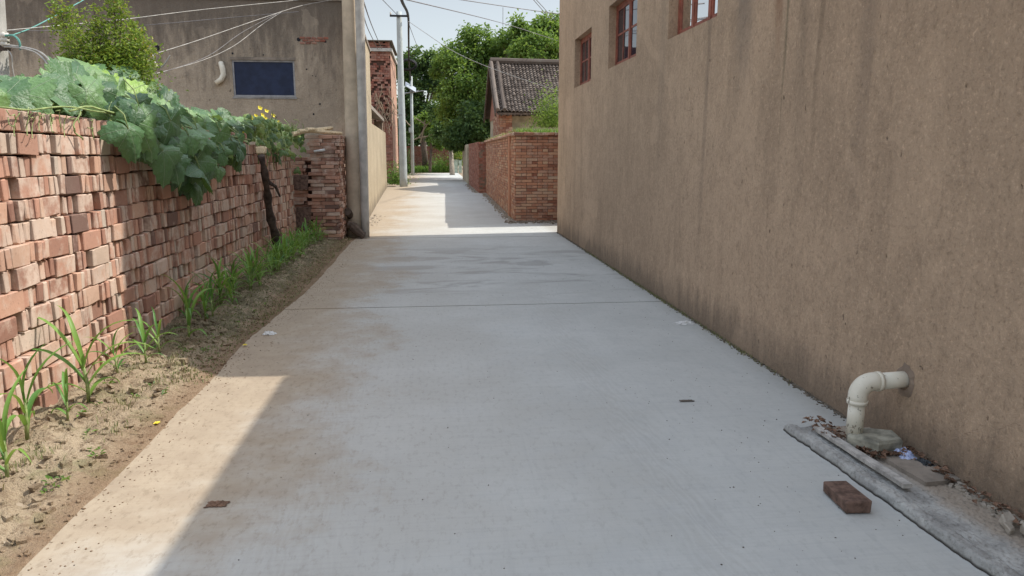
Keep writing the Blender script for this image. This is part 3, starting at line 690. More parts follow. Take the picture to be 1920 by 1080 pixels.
while y < 28.9:
    x = 1.88+.187*(y-16.86)/12; m.brick((x+.06, y+.1, 1.962+U(-.004, .006)), Vector((.15, 0, 0)), Vector((0, .1, 0)), Vector((0, 0, .028)), rng.random()*.7, .008, .008); y += .21
x = 1.8
while x < 3.5: m.brick((x+.12, 16.90, 1.965+U(-.004, .006)), Vector((.11, 0, 0)), Vector((0, .14, 0)), Vector((0, 0, .03)), rng.random()*.7, .008, .008); x += .232
child(m, 'coping', M['pile'], rw)
# second brick wall, perforated end
r2 = empty('perforated_brick_wall', (1.9, 32, 0), 'second red brick wall with pierced end face farther along the right', 'wall')
m = MB(); prism(m, [(1.78, 28.97), (2.04, 28.97), (2.04, 37), (1.78, 37)], -.1, [1.9]*4); child(m, 'core', M['mortar'], r2)
m = MB(); brick_face(m, (1.76, 28.96, 0), (2.05, 28.96, 0), 0, 1.95, .145, .075, (0, -1, 0), .02, lambda u, z: rng.random() > .2)
brick_face(m, (1.765, 28.96, 0), (1.765, 37, 0), 0, 1.95, .245, .07, (-1, 0, 0), .012); child(m, 'brickwork', M['redbrick'], r2)
gp_ = MB(); gp_.box(1.72, 2.05, 37.3, 44, -.1, 1.95); gp_.box(1.68, 2.1, 37.05, 37.3, -.1, 1.9); o = gp_.build('beige_wall', M['beige']); tag(recenter(o), 'short beige rendered wall at the far right end of the lane', 'wall')
# unseen block added behind the corner to shade the lane mouth
hb = MB(); hb.box(2.97, 3.4, 15.78, 16.84, -.1, 3.45); hb.box(3.4, 8, 16.2, 16.84, -.1, 3.45)
o = recenter(hb.build('unseen_shade_wall', M['mud'])); tag(o, 'unseen wall block added behind the tall house to shade the lane mouth', 'wall')

# tiled house ---------------------------------------------------------
th = empty('tiled_house', (5, 32, 0), 'old brick house with sagging grey clay tile roof behind the yard wall', 'house')
EX0, EX1 = 2.52, 9.0; EYv, EZ = 29.6, 3.12; RYv, RZ = 32.9, 5.35
m = MB(); cols = 44; rows = 26; sub = 6
def roofp(u, v, h):
    x = EX0+(EX1-EX0)*u; y = EYv+(RYv-EYv)*v
    z = EZ+(RZ-EZ)*(v*.82+v*v*.18) - .06*math.sin(u*math.pi)*.8 + .02*noise.noise(Vector((x*1.2, y*1.2, 0)))
    return (x, y-h*.55, z+h*.83)
for c in range(cols):
    for r in range(rows):
        rv = rng.random(); jz = U(-.008, .008)
        for q in range(sub):
            u0 = (c+q/sub)/cols; u1 = (c+(q+1)/sub)/cols
            h0 = .06*abs(math.sin(math.pi*q/sub))+jz; h1 = .06*abs(math.sin(math.pi*(q+1)/sub))+jz
            v0 = r/rows; v1 = (r+1)/rows
            m.quad(roofp(u0, v0, h0+.032), roofp(u1, v0, h1+.032), roofp(u1, v1, h1), roofp(u0, v1, h0), rv)
            m.quad(roofp(u0, v0, h0-.01), roofp(u1, v0, h1-.01), roofp(u1, v0, h1+.032), roofp(u0, v0, h0+.032), rv*.3)
n0 = len(m.v)
m.quad((EX0, RYv, RZ), (EX1, RYv, RZ), (EX1, 36.2, EZ), (EX0, 36.2, EZ), .4)
m.quad((EX0, EYv+.05, EZ-.06), (EX1, EYv+.05, EZ-.06), (EX1, RYv, RZ-.1), (EX0, RYv, RZ-.1), .2)
roof = child(m, 'roof', M['tile'], th)
m = MB(); pts = [Vector(roofp(k/12, 1, .10)) for k in range(13)]; m.tube(pts, [.13]*13, 8, .4); 
pts[0] = pts[0]+Vector((-.12, 0, .08)); child(m, 'ridge', M['tile'], roof)
for off in (0.03, .30):
    m = MB(); pts = [Vector(roofp(off/6.48, v/14, .09)) for v in range(15)]; m.tube(pts, [.075+.012*(k % 2) for k in range(15)], 8, .8 if off < .1 else .3); child(m, 'verge_tile_row', M['tile'], roof)
m = MB(); m.box(2.75, 9, 30.3, 36, -.1, 3.0); child(m, 'wall', M['beige'], th)
m = MB(); m.v += [(2.72, 30.25, 2.99), (2.72, 36, 2.99), (2.72, 32.95, RZ-.12), (2.9, 30.25, 2.99), (2.9, 36, 2.99), (2.9, 32.95, RZ-.12)]
m.face((0, 1, 2)); m.face((3, 5, 4)); m.face((0, 2, 5, 3)); m.face((1, 4, 5, 2)); child(m, 'gable', M['redbrick'], th)
m = MB(); m.box(2.68, 3.17, 30.05, 30.5, -.1, 3.0); pc = child(m, 'pillar_core', M['mortar'], th)
m = MB(); brick_face(m, (2.66, 30.02, 0), (3.19, 30.02, 0), 0, 3.0, .25, .085, (0, -1, 0), .02, jit=.012); brick_face(m, (2.66, 30.03, 0), (2.66, 33, 0), 0, 3.0, .25, .085, (-1, 0, 0), .02)
child(m, 'brick_pillar', M['wallbrick'], th)
m = MB()
for (dx, x_) in ((0, EX0-.03),):
    a = Vector(roofp(0, 0, -.02)); b = Vector(roofp(0, 1, -.02)); m.obox(a.lerp(b, .5)+Vector((-.05, 0, -.10)), (b-a)*.5, Vector((.03, 0, 0)), Vector((0, -.03, .07)))
    c_ = Vector((EX0, 36.2, EZ)); m.obox(b.lerp(c_, .5)+Vector((-.05, 0, -.1)), (c_-b)*.5, Vector((.03, 0, 0)), Vector((0, .03, .07)))
child(m, 'barge_board', M['bark'], th)
m = MB(); m.obox(Vector((5.8, EYv+.05, EZ-.07)), Vector((3.25, 0, 0)), Vector((0, .04, 0)), Vector((0, 0, .04)))
for k in range(26): m.box(2.7+k*.25, 2.76+k*.25, EYv, 30.3, EZ-.14, EZ-.08)
child(m, 'eave_timber', M['bark'], th)

# far wall at the lane's end
fw = empty('end_brick_wall', (0, 61, 0), 'dark red brick wall closing the far end of the lane', 'wall')
m = MB(); m.box(-9, 1.4, 61.03, 61.4, -.1, 2.0); child(m, 'core', M['mortar'], fw)
m = MB(); brick_face(m, (-3.5, 61.0, 0), (1.38, 61.0, 0), 0, 2.0, .25, .09, (0, -1, 0), .02, rs=.5); child(m, 'brickwork', M['redbrick'], fw)
m = MB(); m.box(1.45, 1.9, 57.95, 58.05, 0, .95); m.box(1.95, 2.2, 57.9, 58.1, 0, 1.0); m.box(1.4, 2.25, 57.9, 58.1, .96, 1.0)
o = recenter(m.build('metal_gate', M['gate'])); tag(o, 'low pale green metal gate at the far end of the lane', 'gate')

# ------------------------------------------------------------------ poles
def pole(name, p0, p1, r0, r1, mat, label, z1=None, group=None, n=20):
    a = Vector(p0); b = Vector(p1); root = empty(name, a, label, 'pole', group)
    m = MB(); K = 16; m.tube([a.lerp(b, k/K) for k in range(K+1)], [r0+(r1-r0)*k/K for k in range(K+1)], n)
    child(m, 'shaft', mat, root, False)
    return root
def smooth_shade(o):
    o.data.polygons.foreach_set('use_smooth', [len(p.vertices) == 4 for p in o.data.polygons])
pa = PY(667, 434, 14.02); pa.z = 0; pb = PY(655, 0, 14.02); d = (pb-pa)/pb.z; 
P1 = pole('utility_pole', pa+Vector((0, 0, -.05)), pa+d*8.5, .16, .105, M['poletan'], 'thick tan concrete utility pole at the corner of the grey house')
pa = PY(685, 438, 13.85); pa.z = 0; pb = PY(674, 0, 13.85); d = (pb-pa)/pb.z
P2 = pole('utility_pole', pa+Vector((0, 0, -.05)), pa+d*7.5, .075, .085, M['pole'], 'slimmer rough grey pole standing just in front of the tan pole')
pa = G(757, 350); pb = PY(748, 22, pa.y)
P3 = pole('utility_pole', pa+Vector((0, 0, -.05)), pb, .18, .115, M['polegreen'], 'pale grey utility pole with a crossarm halfway down the lane')
mm = pb-Vector((0, 0, .2)); q = MB(); q.obox(mm+Vector((0, -.14, 0)), Vector((.40, 0, 0)), Vector((0, .03, 0)), Vector((0, 0, .04))); child(q, 'crossarm', M['black'], P3)
for sx in (-.36, .36):
    q = MB(); c0 = mm+Vector((sx, -.14, .04)); q.tube([c0, c0+Vector((0, 0, .04)), c0+Vector((0, 0, .12))], [.02, .045, .03], 8); child(q, 'insulator', M['porcelain'], P3)
q = MB(); bz = P3.location.z+2.9; q.tube([Vector((P3.location.x-.04, P3.location.y, 3.2)), Vector((P3.location.x-.045, P3.location.y, 3.26))], .168, 20); child(q, 'band', M['steel'], P3)
for o in (P1, P2, P3):
    for c in o.children: 
        if c.name.startswith('shaft'): smooth_shade(c)
# solar lamp
la = G(774, 329); la.z = 0
LY = la.y
lp = empty('street_lamp', la, 'slender solar street lamp pole farther down the lane', 'street lamp')
m = MB(); ltop = PY(771, 143, LY); m.tube([la, la.lerp(ltop, .5), ltop], [.12, .10, .085], 14); smooth_shade(child(m, 'shaft', M['polegreen'], lp))
c = PY(770, 167, LY-.1); m = MB(); m.obox(c+Vector((.0, -.05, .12)), Vector((.34, 0, -.20)), Vector((0, .30, .16)), Vector((.012, -.014, .02))); child(m, 'solar_panel', M['solar'], lp)
m = MB(); a = PY(758, 175, LY-.1); b = PY(785, 171, LY-.1); m.tube([a, b], .045, 8); b2 = PY(797, 170, LY-.1); m.tube([b, b2], .02, 6); child(m, 'lamp_arm', M['steel'], lp)
m = MB(); m.obox(a+Vector((-.05, 0, -.02)), Vector((.16, 0, 0)), Vector((0, .1, 0)), Vector((0, 0, .04))); child(m, 'lamp_head', M['steel'], lp)
m = MB(); c = PY(769, 244, LY-.14); m.obox(c, Vector((.09, 0, 0)), Vector((0, .07, 0)), Vector((0, 0, .16))); child(m, 'control_box', M['polegreen'], lp)
# left edge pole with insulators
pc_ = PY(-9, 160, 7.5); pd = PY(-19, 0, 7.5); dd = (pd-pc_)/(pd.z-pc_.z)
P0 = pole('utility_pole', Vector((pc_.x-dd.x*pc_.z, 7.5, -.05)), pd+dd*2.5, .125, .105, M['pole'], 'pale utility pole with insulators at the left edge behind the vine')
for k, (x_, y_) in enumerate(((4, 67), (4, 75), (4, 83))):
    p = PY(x_, y_, 7.38); m = MB(); m.tube([p+Vector((-.06, 0, 0)), p, p+Vector((.012, 0, 0)), p+Vector((.03, 0, 0)), p+Vector((.05, 0, 0))], [.016, .022, .036, .022, .028], 10); child(m, 'insulator', M['porcelain'], P0, True)
m = MB(); p = PY(0, 90, 7.38); m.obox(p, Vector((.10, 0, 0)), Vector((0, .02, 0)), Vector((0, 0, .022))); child(m, 'bracket', M['log'], P0)

# ------------------------------------------------------------------ wires
def wire(pts, r, mat, label, name='overhead_wire', group='overhead wires', sag=0.0, cat='wire'):
    P = [Vector(p) for p in pts]; out = []
    if len(P) == 2:
        for k in range(17):
            t = k/16; p = P[0].lerp(P[1], t); p.z -= sag*4*t*(1-t); out.append(p)
    else:   # catmull-rom
        for i in range(len(P)-1):
            a = P[max(i-1, 0)]; b = P[i]; c = P[i+1]; d = P[min(i+2, len(P)-1)]
            for k in range(7 if i < len(P)-2 else 8):
                t = k/7; out.append(.5*((2*b)+(c-a)*t+(2*a-5*b+4*c-d)*t*t+(3*b-a-3*c+d)*t**3))
    m = MB(); m.tube(out, r, 5); o = recenter(m.build(name, mat)); tag(o, label, cat, group); return o
arm = PY(765, 29, P3.location.y-.14)
wire([PY(740, -60, 18), PY(753, 0, 26), arm, PY(766, 70, 42), PY(767, 118, 47), PY(770, 150, LY)], .055, M['black'], 'thick black cable running over the crossarm of the far pole', 'power_cable')
m = MB(); cc = PY(765, 122, 46.5)
for k in range(7):
    rr_ = .36+.03*(k % 3); pts = [cc+Vector((math.cos(a)*rr_*1.25, (k-3)*.05, math.sin(a)*rr_*.75+.03*(k % 2))) for a in [i*math.pi/12 for i in range(25)]]; m.tube(pts, .045, 6, cap=False)
tag(recenter(m.build('cable_coil', M['black'])), 'black coil of spare cable hanging above the solar lamp', 'cable coil')
wire([PY(740, -6, 16), PY(961, 49, 34), PY(1100, 95, 44)], .014, M['wireg'], 'grey wire descending across the sky to the tree tops')
wire([PY(860, -1, 20), PY(1055, 27, 22), PY(1300, 55, 24)], .011, M['wireg'], 'dark wire crossing the upper right sky')
wire([PY(998, -3, 24), PY(1012, 13, 27), PY(1035, 40, 33)], .011, M['wireg'], 'left wire of the short pair at the top right of the sky')
wire([PY(1003, -3, 24), PY(1018, 13, 27), PY(1042, 40, 33)], .011, M['wireg'], 'right wire of the short pair at the top right of the sky')
wire([PY(766, 40, 35.6), PY(795, 60, 33), PY(852, 97, 29), PY(930, 131, 27), PY(1053, 172, 24), PY(1200, 215, 22)], .012, M['wirew'], 'pale wire crossing in front of the tiled roof')
wire([PY(710, -8, 30), PY(744, 27, P3.location.y-.14)], .014, M['wireg'], 'thin wire reaching the left end of the crossarm')
wire([PY(676, -2, 14), PY(689, 52, 26), PY(709, 93, 41.6)], .014, M['wireg'], 'left drop wire from the corner poles to the red house')
wire([PY(680, -2, 14), PY(698, 50, 26), PY(716, 92, 41.6)], .014, M['wireg'], 'right drop wire from the corner poles to the red house')
wire([PY(766, 42, 36), PY(772, 60, 42), PY(782, 86, 52)], .014, M['wireg'], 'faint wire dropping beside the black cable')
wire([PY(12, 57, 7.4), PY(120, 47, 8.4), PY(235, 36, 9.8), PY(380, 18, 11.6), PY(560, 0, 13.8)], .005, M['wirew'], 'white wire stretched from the left pole in front of the grey house', sag=0)
wire([PY(-20, 58, 13), PY(160, 56, 13.4), PY(300, 45, 13.8), PY(455, 31, 14.2), PY(560, 22, 14.25)], .006, M['wireg'], 'dark wire stretched along the grey house front')
wire([PY(287, 102, 9.5), PY(370, 76, 11), PY(480, 38, 12.6), PY(560, 12, 13.6), PY(622, 0, 14.0)], .0055, M['wirew'], 'white wire rising from the shrub to the tan pole')
wire([PY(285, 140, 9.3), PY(380, 113, 10.8), PY(440, 85, 12), PY(490, 47, 13), PY(527, 23, 13.6)], .0045, M['wirew'], 'sagging white wire looping below the straight one')
wire([PY(300, 137, 9.5), PY(390, 105, 11), PY(455, 60, 12.3), PY(530, 20, 13.6)], .004, M['wireg'], 'thin grey wire beside the sagging white one')
wire([PY(20, 67, 7.4), PY(60, 52, 8), PY(110, 26, 8.9), PY(160, -2, 10)], .007, M['wiret'], 'green wire rising from the left pole insulators')
wire([PY(8, 84, 7.36), PY(40, 88, 7.3), PY(70, 95, 7.2), PY(88, 108, 7.1), PY(98, 124, 7.0)], .009, M['wirew'], 'upper white cable curving from the left pole insulators', 'drop_cable', 'drop cables from the left pole')
wire([PY(8, 88, 7.36), PY(36, 90, 7.3), PY(66, 98, 7.2), PY(84, 113, 7.1), PY(92, 128, 7.0)], .009, M['wirew'], 'lower white cable curving from the left pole insulators', 'drop_cable', 'drop cables from the left pole')
wire([PY(10, 67, 7.36), PY(26, 67, 7.33), PY(36, 78, 7.3), PY(38, 94, 7.3)], .01, M['wiret'], 'short green cable loop at the left pole insulators', 'drop_cable', 'drop cables from the left pole')
wire([PY(14, 94, 7.36), PY(22, 105, 7.3), PY(24, 130, 7.3), PY(30, 158, 7.3)], .005, M['wirew'], 'thin white wire hanging down beside the left pole', 'drop_cable', 'drop cables from the left pole')
wire([PY(284, 96, 9.5), PY(292, 120, 9.4), PY(303, 126, 9.4), PY(319, 104, 9.4)], .008, M['wirew'], 'looped end of white wire hanging right of the shrub', 'wire_loop', None)
wire([PY(943, 14, 43), PY(943, 48, 43)], .02, M['steel'], 'thin vertical antenna rod above the trees', 'antenna_rod', None, cat='antenna')

# ------------------------------------------------------------------ lower right: pipe, ledge, plank
dp_ = empty('drain_pipe', (2.2, 3.45, 0), 'cream bent drain pipe coming out of the brown wall above a block', 'pipe')
ph = .385; px_ = 2.165; R0 = .043; y = 3.46
m = MB(); m.tube([(WX+.03, y, ph+.008), (2.27, y, ph)], R0, 20); smooth_shade(child(m, 'outlet_pipe', M['pipe'], dp_))
m = MB(); arc = [(px_+.075-.075*math.sin(a), y, ph-.075+.075*math.cos(a)) for a in [k*math.pi/20 for k in range(11)]]
m.tube([(px_+.11, y, ph)]+arc+[(px_, y, ph-.11)], R0+.005, 20); smooth_shade(child(m, 'elbow', M['pipe'], dp_))
for seg in ([(px_+.095, y, ph), (px_+.115, y, ph)], [(px_, y, ph-.095), (px_, y, ph-.115)]):
    m = MB(); m.tube(seg, R0+.0085, 20); smooth_shade(child(m, 'socket_rim', M['pipe'], dp_))
m = MB(); m.tube([(px_, y, ph-.09), (px_-.004, y, .10)], R0-.002, 20); smooth_shade(child(m, 'downpipe', M['pipe'], dp_))
m = MB(); n = 24; 
for k in range(n):
    a0 = 2*math.pi*k/n; r1 = .075+.012*noise.noise(Vector((math.cos(a0)*2, math.sin(a0)*2, 3)))*2; a1 = 2*math.pi*(k+1)/n; r2_ = .075+.012*noise.noise(Vector((math.cos(a1)*2, math.sin(a1)*2, 3)))*2
    m.quad((WX-.012, y+.05*math.cos(a0), ph+.05*math.sin(a0)), (WX-.012, y+.05*math.cos(a1), ph+.05*math.sin(a1)), (WX-.001, y+r2_*math.cos(a1), ph+r2_*1.15*math.sin(a1)), (WX-.001, y+r1*math.cos(a0), ph+r1*1.15*math.sin(a0)))
child(m, 'mortar_collar', M['mortar'], dp_)
# hexagonal block
m = MB(); ctr = Vector((2.235, 3.40, 0)); hexp = [(-.125, .02), (-.10, .085), (.03, .11), (.135, .05), (.115, -.065), (-.035, -.10)]
n = len(m.v)
for (z_, s_) in ((.030, .95), (.102, 1.02), (.116, .95)):
    for (a, b) in hexp: m.v.append((ctr.x+a*s_, ctr.y+b*s_, z_+U(-.004, .004)))
for L_ in range(2):
    for k in range(6): m.face((L_*6+k, L_*6+(k+1) % 6, (L_+1)*6+(k+1) % 6, (L_+1)*6+k))
m.face(tuple(12+k for k in range(6))); m.face(tuple(range(6))[::-1])
tag(recenter(m.build('concrete_block', M['block'])), 'mossy six-sided concrete block under the cream drain pipe', 'block')
# ledge strip: rough raised lip along the wall
def ledge_e(y): return 1.950 + (3.76-y)*.050 + .014*noise.noise(Vector((y*5, 0, 0)))+.009*noise.noise(Vector((y*23, 0, 0)))
def ledge_z(x, y):
    e = ledge_e(y); end = 3.80 - .04*noise.noise(Vector((x*12, 0, 0))) - .25*max(0, x-2.2)
    t = sm(-.004, .008, x-e)*sm(0, .03, end-y); lip = sm(0, .02, x-e)*(1-sm(.05, .09, x-e))
    z = -.02 + t*.050 + t*(.014*lip + .005*noise.noise(Vector((x*10, y*10, 0))) + .004*noise.noise(Vector((x*60, y*60, 0))))
    cr_ = abs((x-e)-.075-.01*noise.noise(Vector((y*8, 5, 0)))); z -= t*.012*(1-sm(.002, .010, cr_))
    return z
def mat_ledge():
    t = NT('broken_concrete_edge'); X, Y, Z = t.sep(); n = t.noise(6, 6, .7); n2 = t.noise(40, 5, .75)
    c = t.mix(t.rng(n, .35, .65), (.27, .265, .25), (.43, .425, .40))
    tan = t.rng(t.math('ADD', t.math('ADD', X, t.math('MULTIPLY', Y, .05)), t.math('MULTIPLY', t.math('SUBTRACT', n, .5), .25)), 2.30, 2.42)
    c = t.mix(t.math('MULTIPLY', tan, .8), c, (.30, .24, .18))
    c = t.mix(t.rng(Z, .018, .004), c, (.05, .045, .04))  # low side of the lip painted dark, standing in for its shadow line
    c = t.mix(t.math('MULTIPLY', t.rng(n2, .52, .66), .5), c, (.10, .095, .085))
    return t.fin(c, .92, t.bump(n2, .6, .006), .2)
M['ledge2'] = mat_ledge()
o = grid_mesh(1.9, 2.415, 1.2, 3.86, 130, 420, ledge_z).build('concrete_ledge', M['ledge2'], smooth=False); tag(recenter(o), 'low rough concrete ledge along the foot of the brown wall', 'ledge')
def board(name, a, b, wd, tk, z, mat, label, cat, tilt=0, n=14):
    a = Vector((a[0], a[1], z)); b = Vector((b[0], b[1], z)); d = (b-a).normalized(); s_ = Vector((-d.y, d.x, 0)); m = MB(); L_ = []
    for k in range(n+1):
        t = k/n; p = a.lerp(b, t)+Vector((0, 0, tilt*t)); w1_ = wd/2*(1+.06*noise.noise(Vector((k*.7, z*9, 0)))); zz = .002*noise.noise(Vector((k*.9, 5, 0)))
        L_.append([p-s_*w1_+Vector((0, 0, zz)), p+s_*w1_+Vector((0, 0, zz)), p+s_*w1_+Vector((0, 0, zz+tk)), p-s_*w1_+Vector((0, 0, zz+tk))])
    for q in L_: m.v += [tuple(v) for v in q]
    for k in range(n):
        for i in range(4): m.face((k*4+i, k*4+(i+1) % 4, k*4+4+(i+1) % 4, k*4+4+i))
    m.face((3, 2, 1, 0)); m.face((n*4, n*4+1, n*4+2, n*4+3))
    return tag(recenter(m.build(name, mat)), label, cat)
pa_ = G(1532, 803, .06); pb_ = G(1702, 912, .06)
board('wooden_plank', (pa_.x, pa_.y), (pb_.x, pb_.y), .045, .02, .052, M['plank'], 'narrow weathered grey wooden plank lying on the ledge', 'plank', .0)
board('flat_tile', (2.30, 3.38), (2.33, 2.99), .19, .022, .03, M['slab'], 'flat brown cement tile between the plank and the brown wall', 'tile')
m = MB(); m.brick((1.818, 2.925, .030), Vector((.056, -.003, 0)), Vector((.004, .108, 0)), Vector((0, 0, .028)), .1, .005, .004)
tag(recenter(m.build('brick', M['loose'])), 'single dark brown brick lying loose on the concrete road', 'brick')
def crumple(name, c, sx, sy, sz, mat, label, cat, seed=0, n=14):
    m = MB(); c = Vector(c)
    for j in range(n+1):
        for i in range(n+1):
            u = i/n-.5; v = j/n-.5; q = noise.noise(Vector((u*5+seed, v*5, seed))); q2 = noise.noise(Vector((u*13, v*13+seed, 2)))
            fall = max(0, 1-(2*max(abs(u), abs(v)))**2)
            m.v.append(tuple(c+Vector((u*sx*(1+.4*q), v*sy*(1+.4*q2), .003+sz*fall*(.45+.9*abs(q)+.5*abs(q2))))))
    for j in range(n):
        for i in range(n): a = j*(n+1)+i; m.face((a, a+1, a+n+2, a+n+1))
    return tag(recenter(m.build(name, mat)), label, cat)
crumple('plastic_bag', (2.335, 3.30, .035), .10, .17, .05, M['bluebag'], 'crumpled blue and white plastic bag against the brown wall', 'bag', 3)
crumple('plastic_bag', (2.375, 3.19, .03), .07, .12, .045, M['blackbag'], 'crumpled black plastic bag beside the blue one', 'bag', 8)
crumple('paper_scrap', (2.28, 6.43, 0), .16, .10, .03, M['paper'], 'pale crumpled paper scrap on the road near the wall foot', 'paper', 5)
crumple('paper_scrap', (2.20, 3.33, .035), .07, .04, .015, M['paper'], 'small white scrap between plank and block', 'paper', 6)
crumple('paper_scrap', (-1.44, 6.42, 0), .10, .06, .035, M['paper'], 'white scrap at the edge of the soil strip', 'paper', 7)
crumple('dried_mud', (-.99, 3.2, 0), .09, .05, .018, M['litter'], 'dark brown dried clump on the left of the road', 'clump', 9)
crumple('dried_mud', (1.57, 4.34, 0), .09, .035, .008, M['grit'], 'flat grey smear of dirt on the right of the road', 'clump', 11)
for k, (x, y, s_) in enumerate(((2.33, 2.60, .05), (2.36, 2.52, .06), (2.30, 2.55, .035))):
    m = MB(); m.brick((x, y, .04+s_*.3), Vector((s_*.6, .01, 0)), Vector((0, s_*.5, .01)), Vector((0, 0, s_*.4)), .5, s_*.16, .004)
    tag(recenter(m.build('stone', M['stone'])), ('grey stone at the bottom right wall foot', 'largest grey stone at the bottom right wall foot', 'smallest grey stone at the bottom right wall foot')[k], 'stone', 'stones at the wall foot')
for k, (x, y, a) in enumerate(((1.50, 14.3, .3), (-2.0, 6.9, .2))): pass

# dirt and crumbs along the wall feet, leaf litter, grit (nobody could count them)
def crumbs(n, fn, s0, s1, name, mat, label, cat):
    m = MB()
    for _ in range(n):
        x, y, z = fn(); s_ = U(s0, s1); a = U(0, 6.3); d1 = Vector((math.cos(a), math.sin(a), U(-.3, .3)))*s_; d2 = Vector((-math.sin(a), math.cos(a), U(-.3, .3)))*s_*U(.5, 1)
        m.obox(Vector((x, y, z+s_*.35)), d1, d2, Vector((U(-.3, .3), U(-.3, .3), 1))*s_*U(.3, .7), rng.random())
    return tag(m.build(name, mat), label, cat, None, 'stuff')
crumbs(2600, lambda: (WX-abs(rng.gauss(0, .018))-.002, U(3.8, 14.4), 0), .002, .008, 'wall_foot_debris', M['debris'], 'dark crumbs of dirt and moss along the foot of the brown wall', 'debris')
crumbs(500, lambda: (WX-abs(rng.gauss(0, .03))-.003, U(1.6, 3.0), .03), .004, .016, 'wall_foot_rubble', M['stone'], 'small rubble between the ledge and the brown wall', 'rubble')
crumbs(700, lambda: (rng.gauss(0, 1.2) if rng.random() < .4 else U(1.2, 2.35), U(2.2, 13)**1, 0), .001, .0032, 'road_grit', M['grit'], 'scattered dark grit on the concrete road', 'grit')
def sg():
    y = U(2, 14); x = U(-2.3, -1.5); return (x, y, soil_z(x, y))
crumbs(3000, sg, .002, .010, 'soil_clods', M['soil'], 'small clods of soil on the strip by the bricks', 'soil clods')
def esg():
    y = U(2, 14); x = soil_edge(y)+rng.gauss(.06, .10); return (x, y, 0)
crumbs(1200, esg, .0015, .004, 'edge_crumbs', M['soil'], 'crumbs of soil spilled on the road edge', 'soil crumbs')
crumbs(1300, lambda: (1.8+.187*(U(0, 1))-abs(rng.gauss(0, .10)), 0, 0), .01, .02, 'tmp', M['debris'], '', '') if False else None
def rwd():
    y = U(16.3, 37); x0 = 1.83+.0156*(y-16.86) if y < 28.9 else 1.74
    return (x0-abs(rng.gauss(0, .09)), y, 0)
crumbs(1500, rwd, .006, .022, 'far_wall_foot_debris', M['stone'], 'earth and rubble along the foot of the red brick wall', 'debris')
crumbs(300, lambda: (U(1.6, 2.9), 16.8-abs(rng.gauss(0, .22)), 0), .01, .03, 'corner_rubble', M['slab'], 'rubble in front of the red wall corner', 'debris')
crumbs(160, lambda: (-1.42-.033*0+abs(rng.gauss(0, .12))-.1, U(14.6, 19), 0), .004, .015, 'left_edge_rubble', M['stone'], 'rubble along the foot of the sunlit cream wall', 'debris')
m = MB()
for _ in range(420):
    if rng.random() < .6: x, y, z = U(2.12, 2.38), U(3.28, 3.42), .04
    elif rng.random() < .5: x, y, z = U(2.06, 2.18), U(3.5, 3.8), .045
    else: y = U(2.5, 3.3); x, z = WX-.02-abs(rng.gauss(0, .03)), .045
    a = U(0, 6.28); m.leaf(Vector((x, y, z+U(0, .03))), Vector((math.cos(a), math.sin(a), U(-.2, .4))), Vector((U(-.5, .5), U(-.5, .5), 1)), U(.02, .05), U(.015, .03), rng.random())
tag(m.build('leaf_litter', M['litter']), 'brown dry leaves gathered behind the plank at the wall foot', 'leaf litter', None, 'stuff')

# ------------------------------------------------------------------ vegetation on and behind the stack
def squash_leaf(mb, c, nrm, tip, size, r, droop=.35):
    nrm = nrm.normalized(); tip = (tip-nrm*tip.dot(nrm)); tip = tip.normalized() if tip.length > 1e-4 else nrm.orthogonal().normalized(); sd_ = tip.cross(nrm)
    N = 42; base = len(mb.v); ph = U(0, 6); LA = U(.14, .27); asx = U(.85, 1.1); cu = U(-.12, .25); mb.hasuv = True
    mb.v.append(tuple(c)); mb.uv.append((.5, .5))
    rings = (.3, .62, .85, 1.0)
    for ri, rr_ in enumerate(rings):
        for k in range(N+1):
            th_ = -math.pi*.93 + 2*math.pi*.93*k/N
            lob = 1 + LA*math.cos(th_*3.5+0)*(1 if abs(th_) < 2.6 else .5) - .12*(abs(th_)/math.pi)**2
            ser = .07*(1 if k % 2 else -1)*U(.4, 1.3) if ri == 3 else 0
            rad = rr_*(lob if ri > 0 else 1)*(1+ser)*.5*size
            x = asx*rad*math.sin(th_); y = rad*math.cos(th_)
            q = rr_*.5*size
            z = -(droop+cu)*q*rr_ + .09*size*rr_*math.sin(th_*3.5+1.5*math.pi)*.5 + .08*size*rr_*rr_*math.sin(th_*2+ph) + .035*size*rr_*rr_*math.sin(th_*5+ph*2) - .10*size*max(0, y/(.5*size))**2
            mb.v.append(tuple(c + sd_*x + tip*y + nrm*z)); mb.uv.append((.5+.5*math.sin(th_)*rr_, .5+.5*math.cos(th_)*rr_))
    for k in range(N): mb.face((base, base+1+k, base+2+k), r)
    for ri in range(3):
        o0 = base+1+ri*(N+1); o1 = o0+N+1
        for k in range(N): mb.face((o0+k, o1+k, o1+k+1, o0+k+1), r)
sq = empty('squash_vine', (-2.6, 6, 1.78), 'large-leaved squash vine mounded on top of the brick stack and trailing over it', 'vine')
lv = MB(); st = MB()
OUT = [(0, 172), (60, 160), (100, 158), (140, 130), (175, 112), (250, 132), (310, 165), (345, 190), (400, 190), (450, 205), (475, 235)]
def interp(T, x):
    for (a, b), (c, d_) in zip(T, T[1:]):
        if a <= x <= c: return b+(d_-b)*(x-a)/(c-a)
    return T[-1][1]
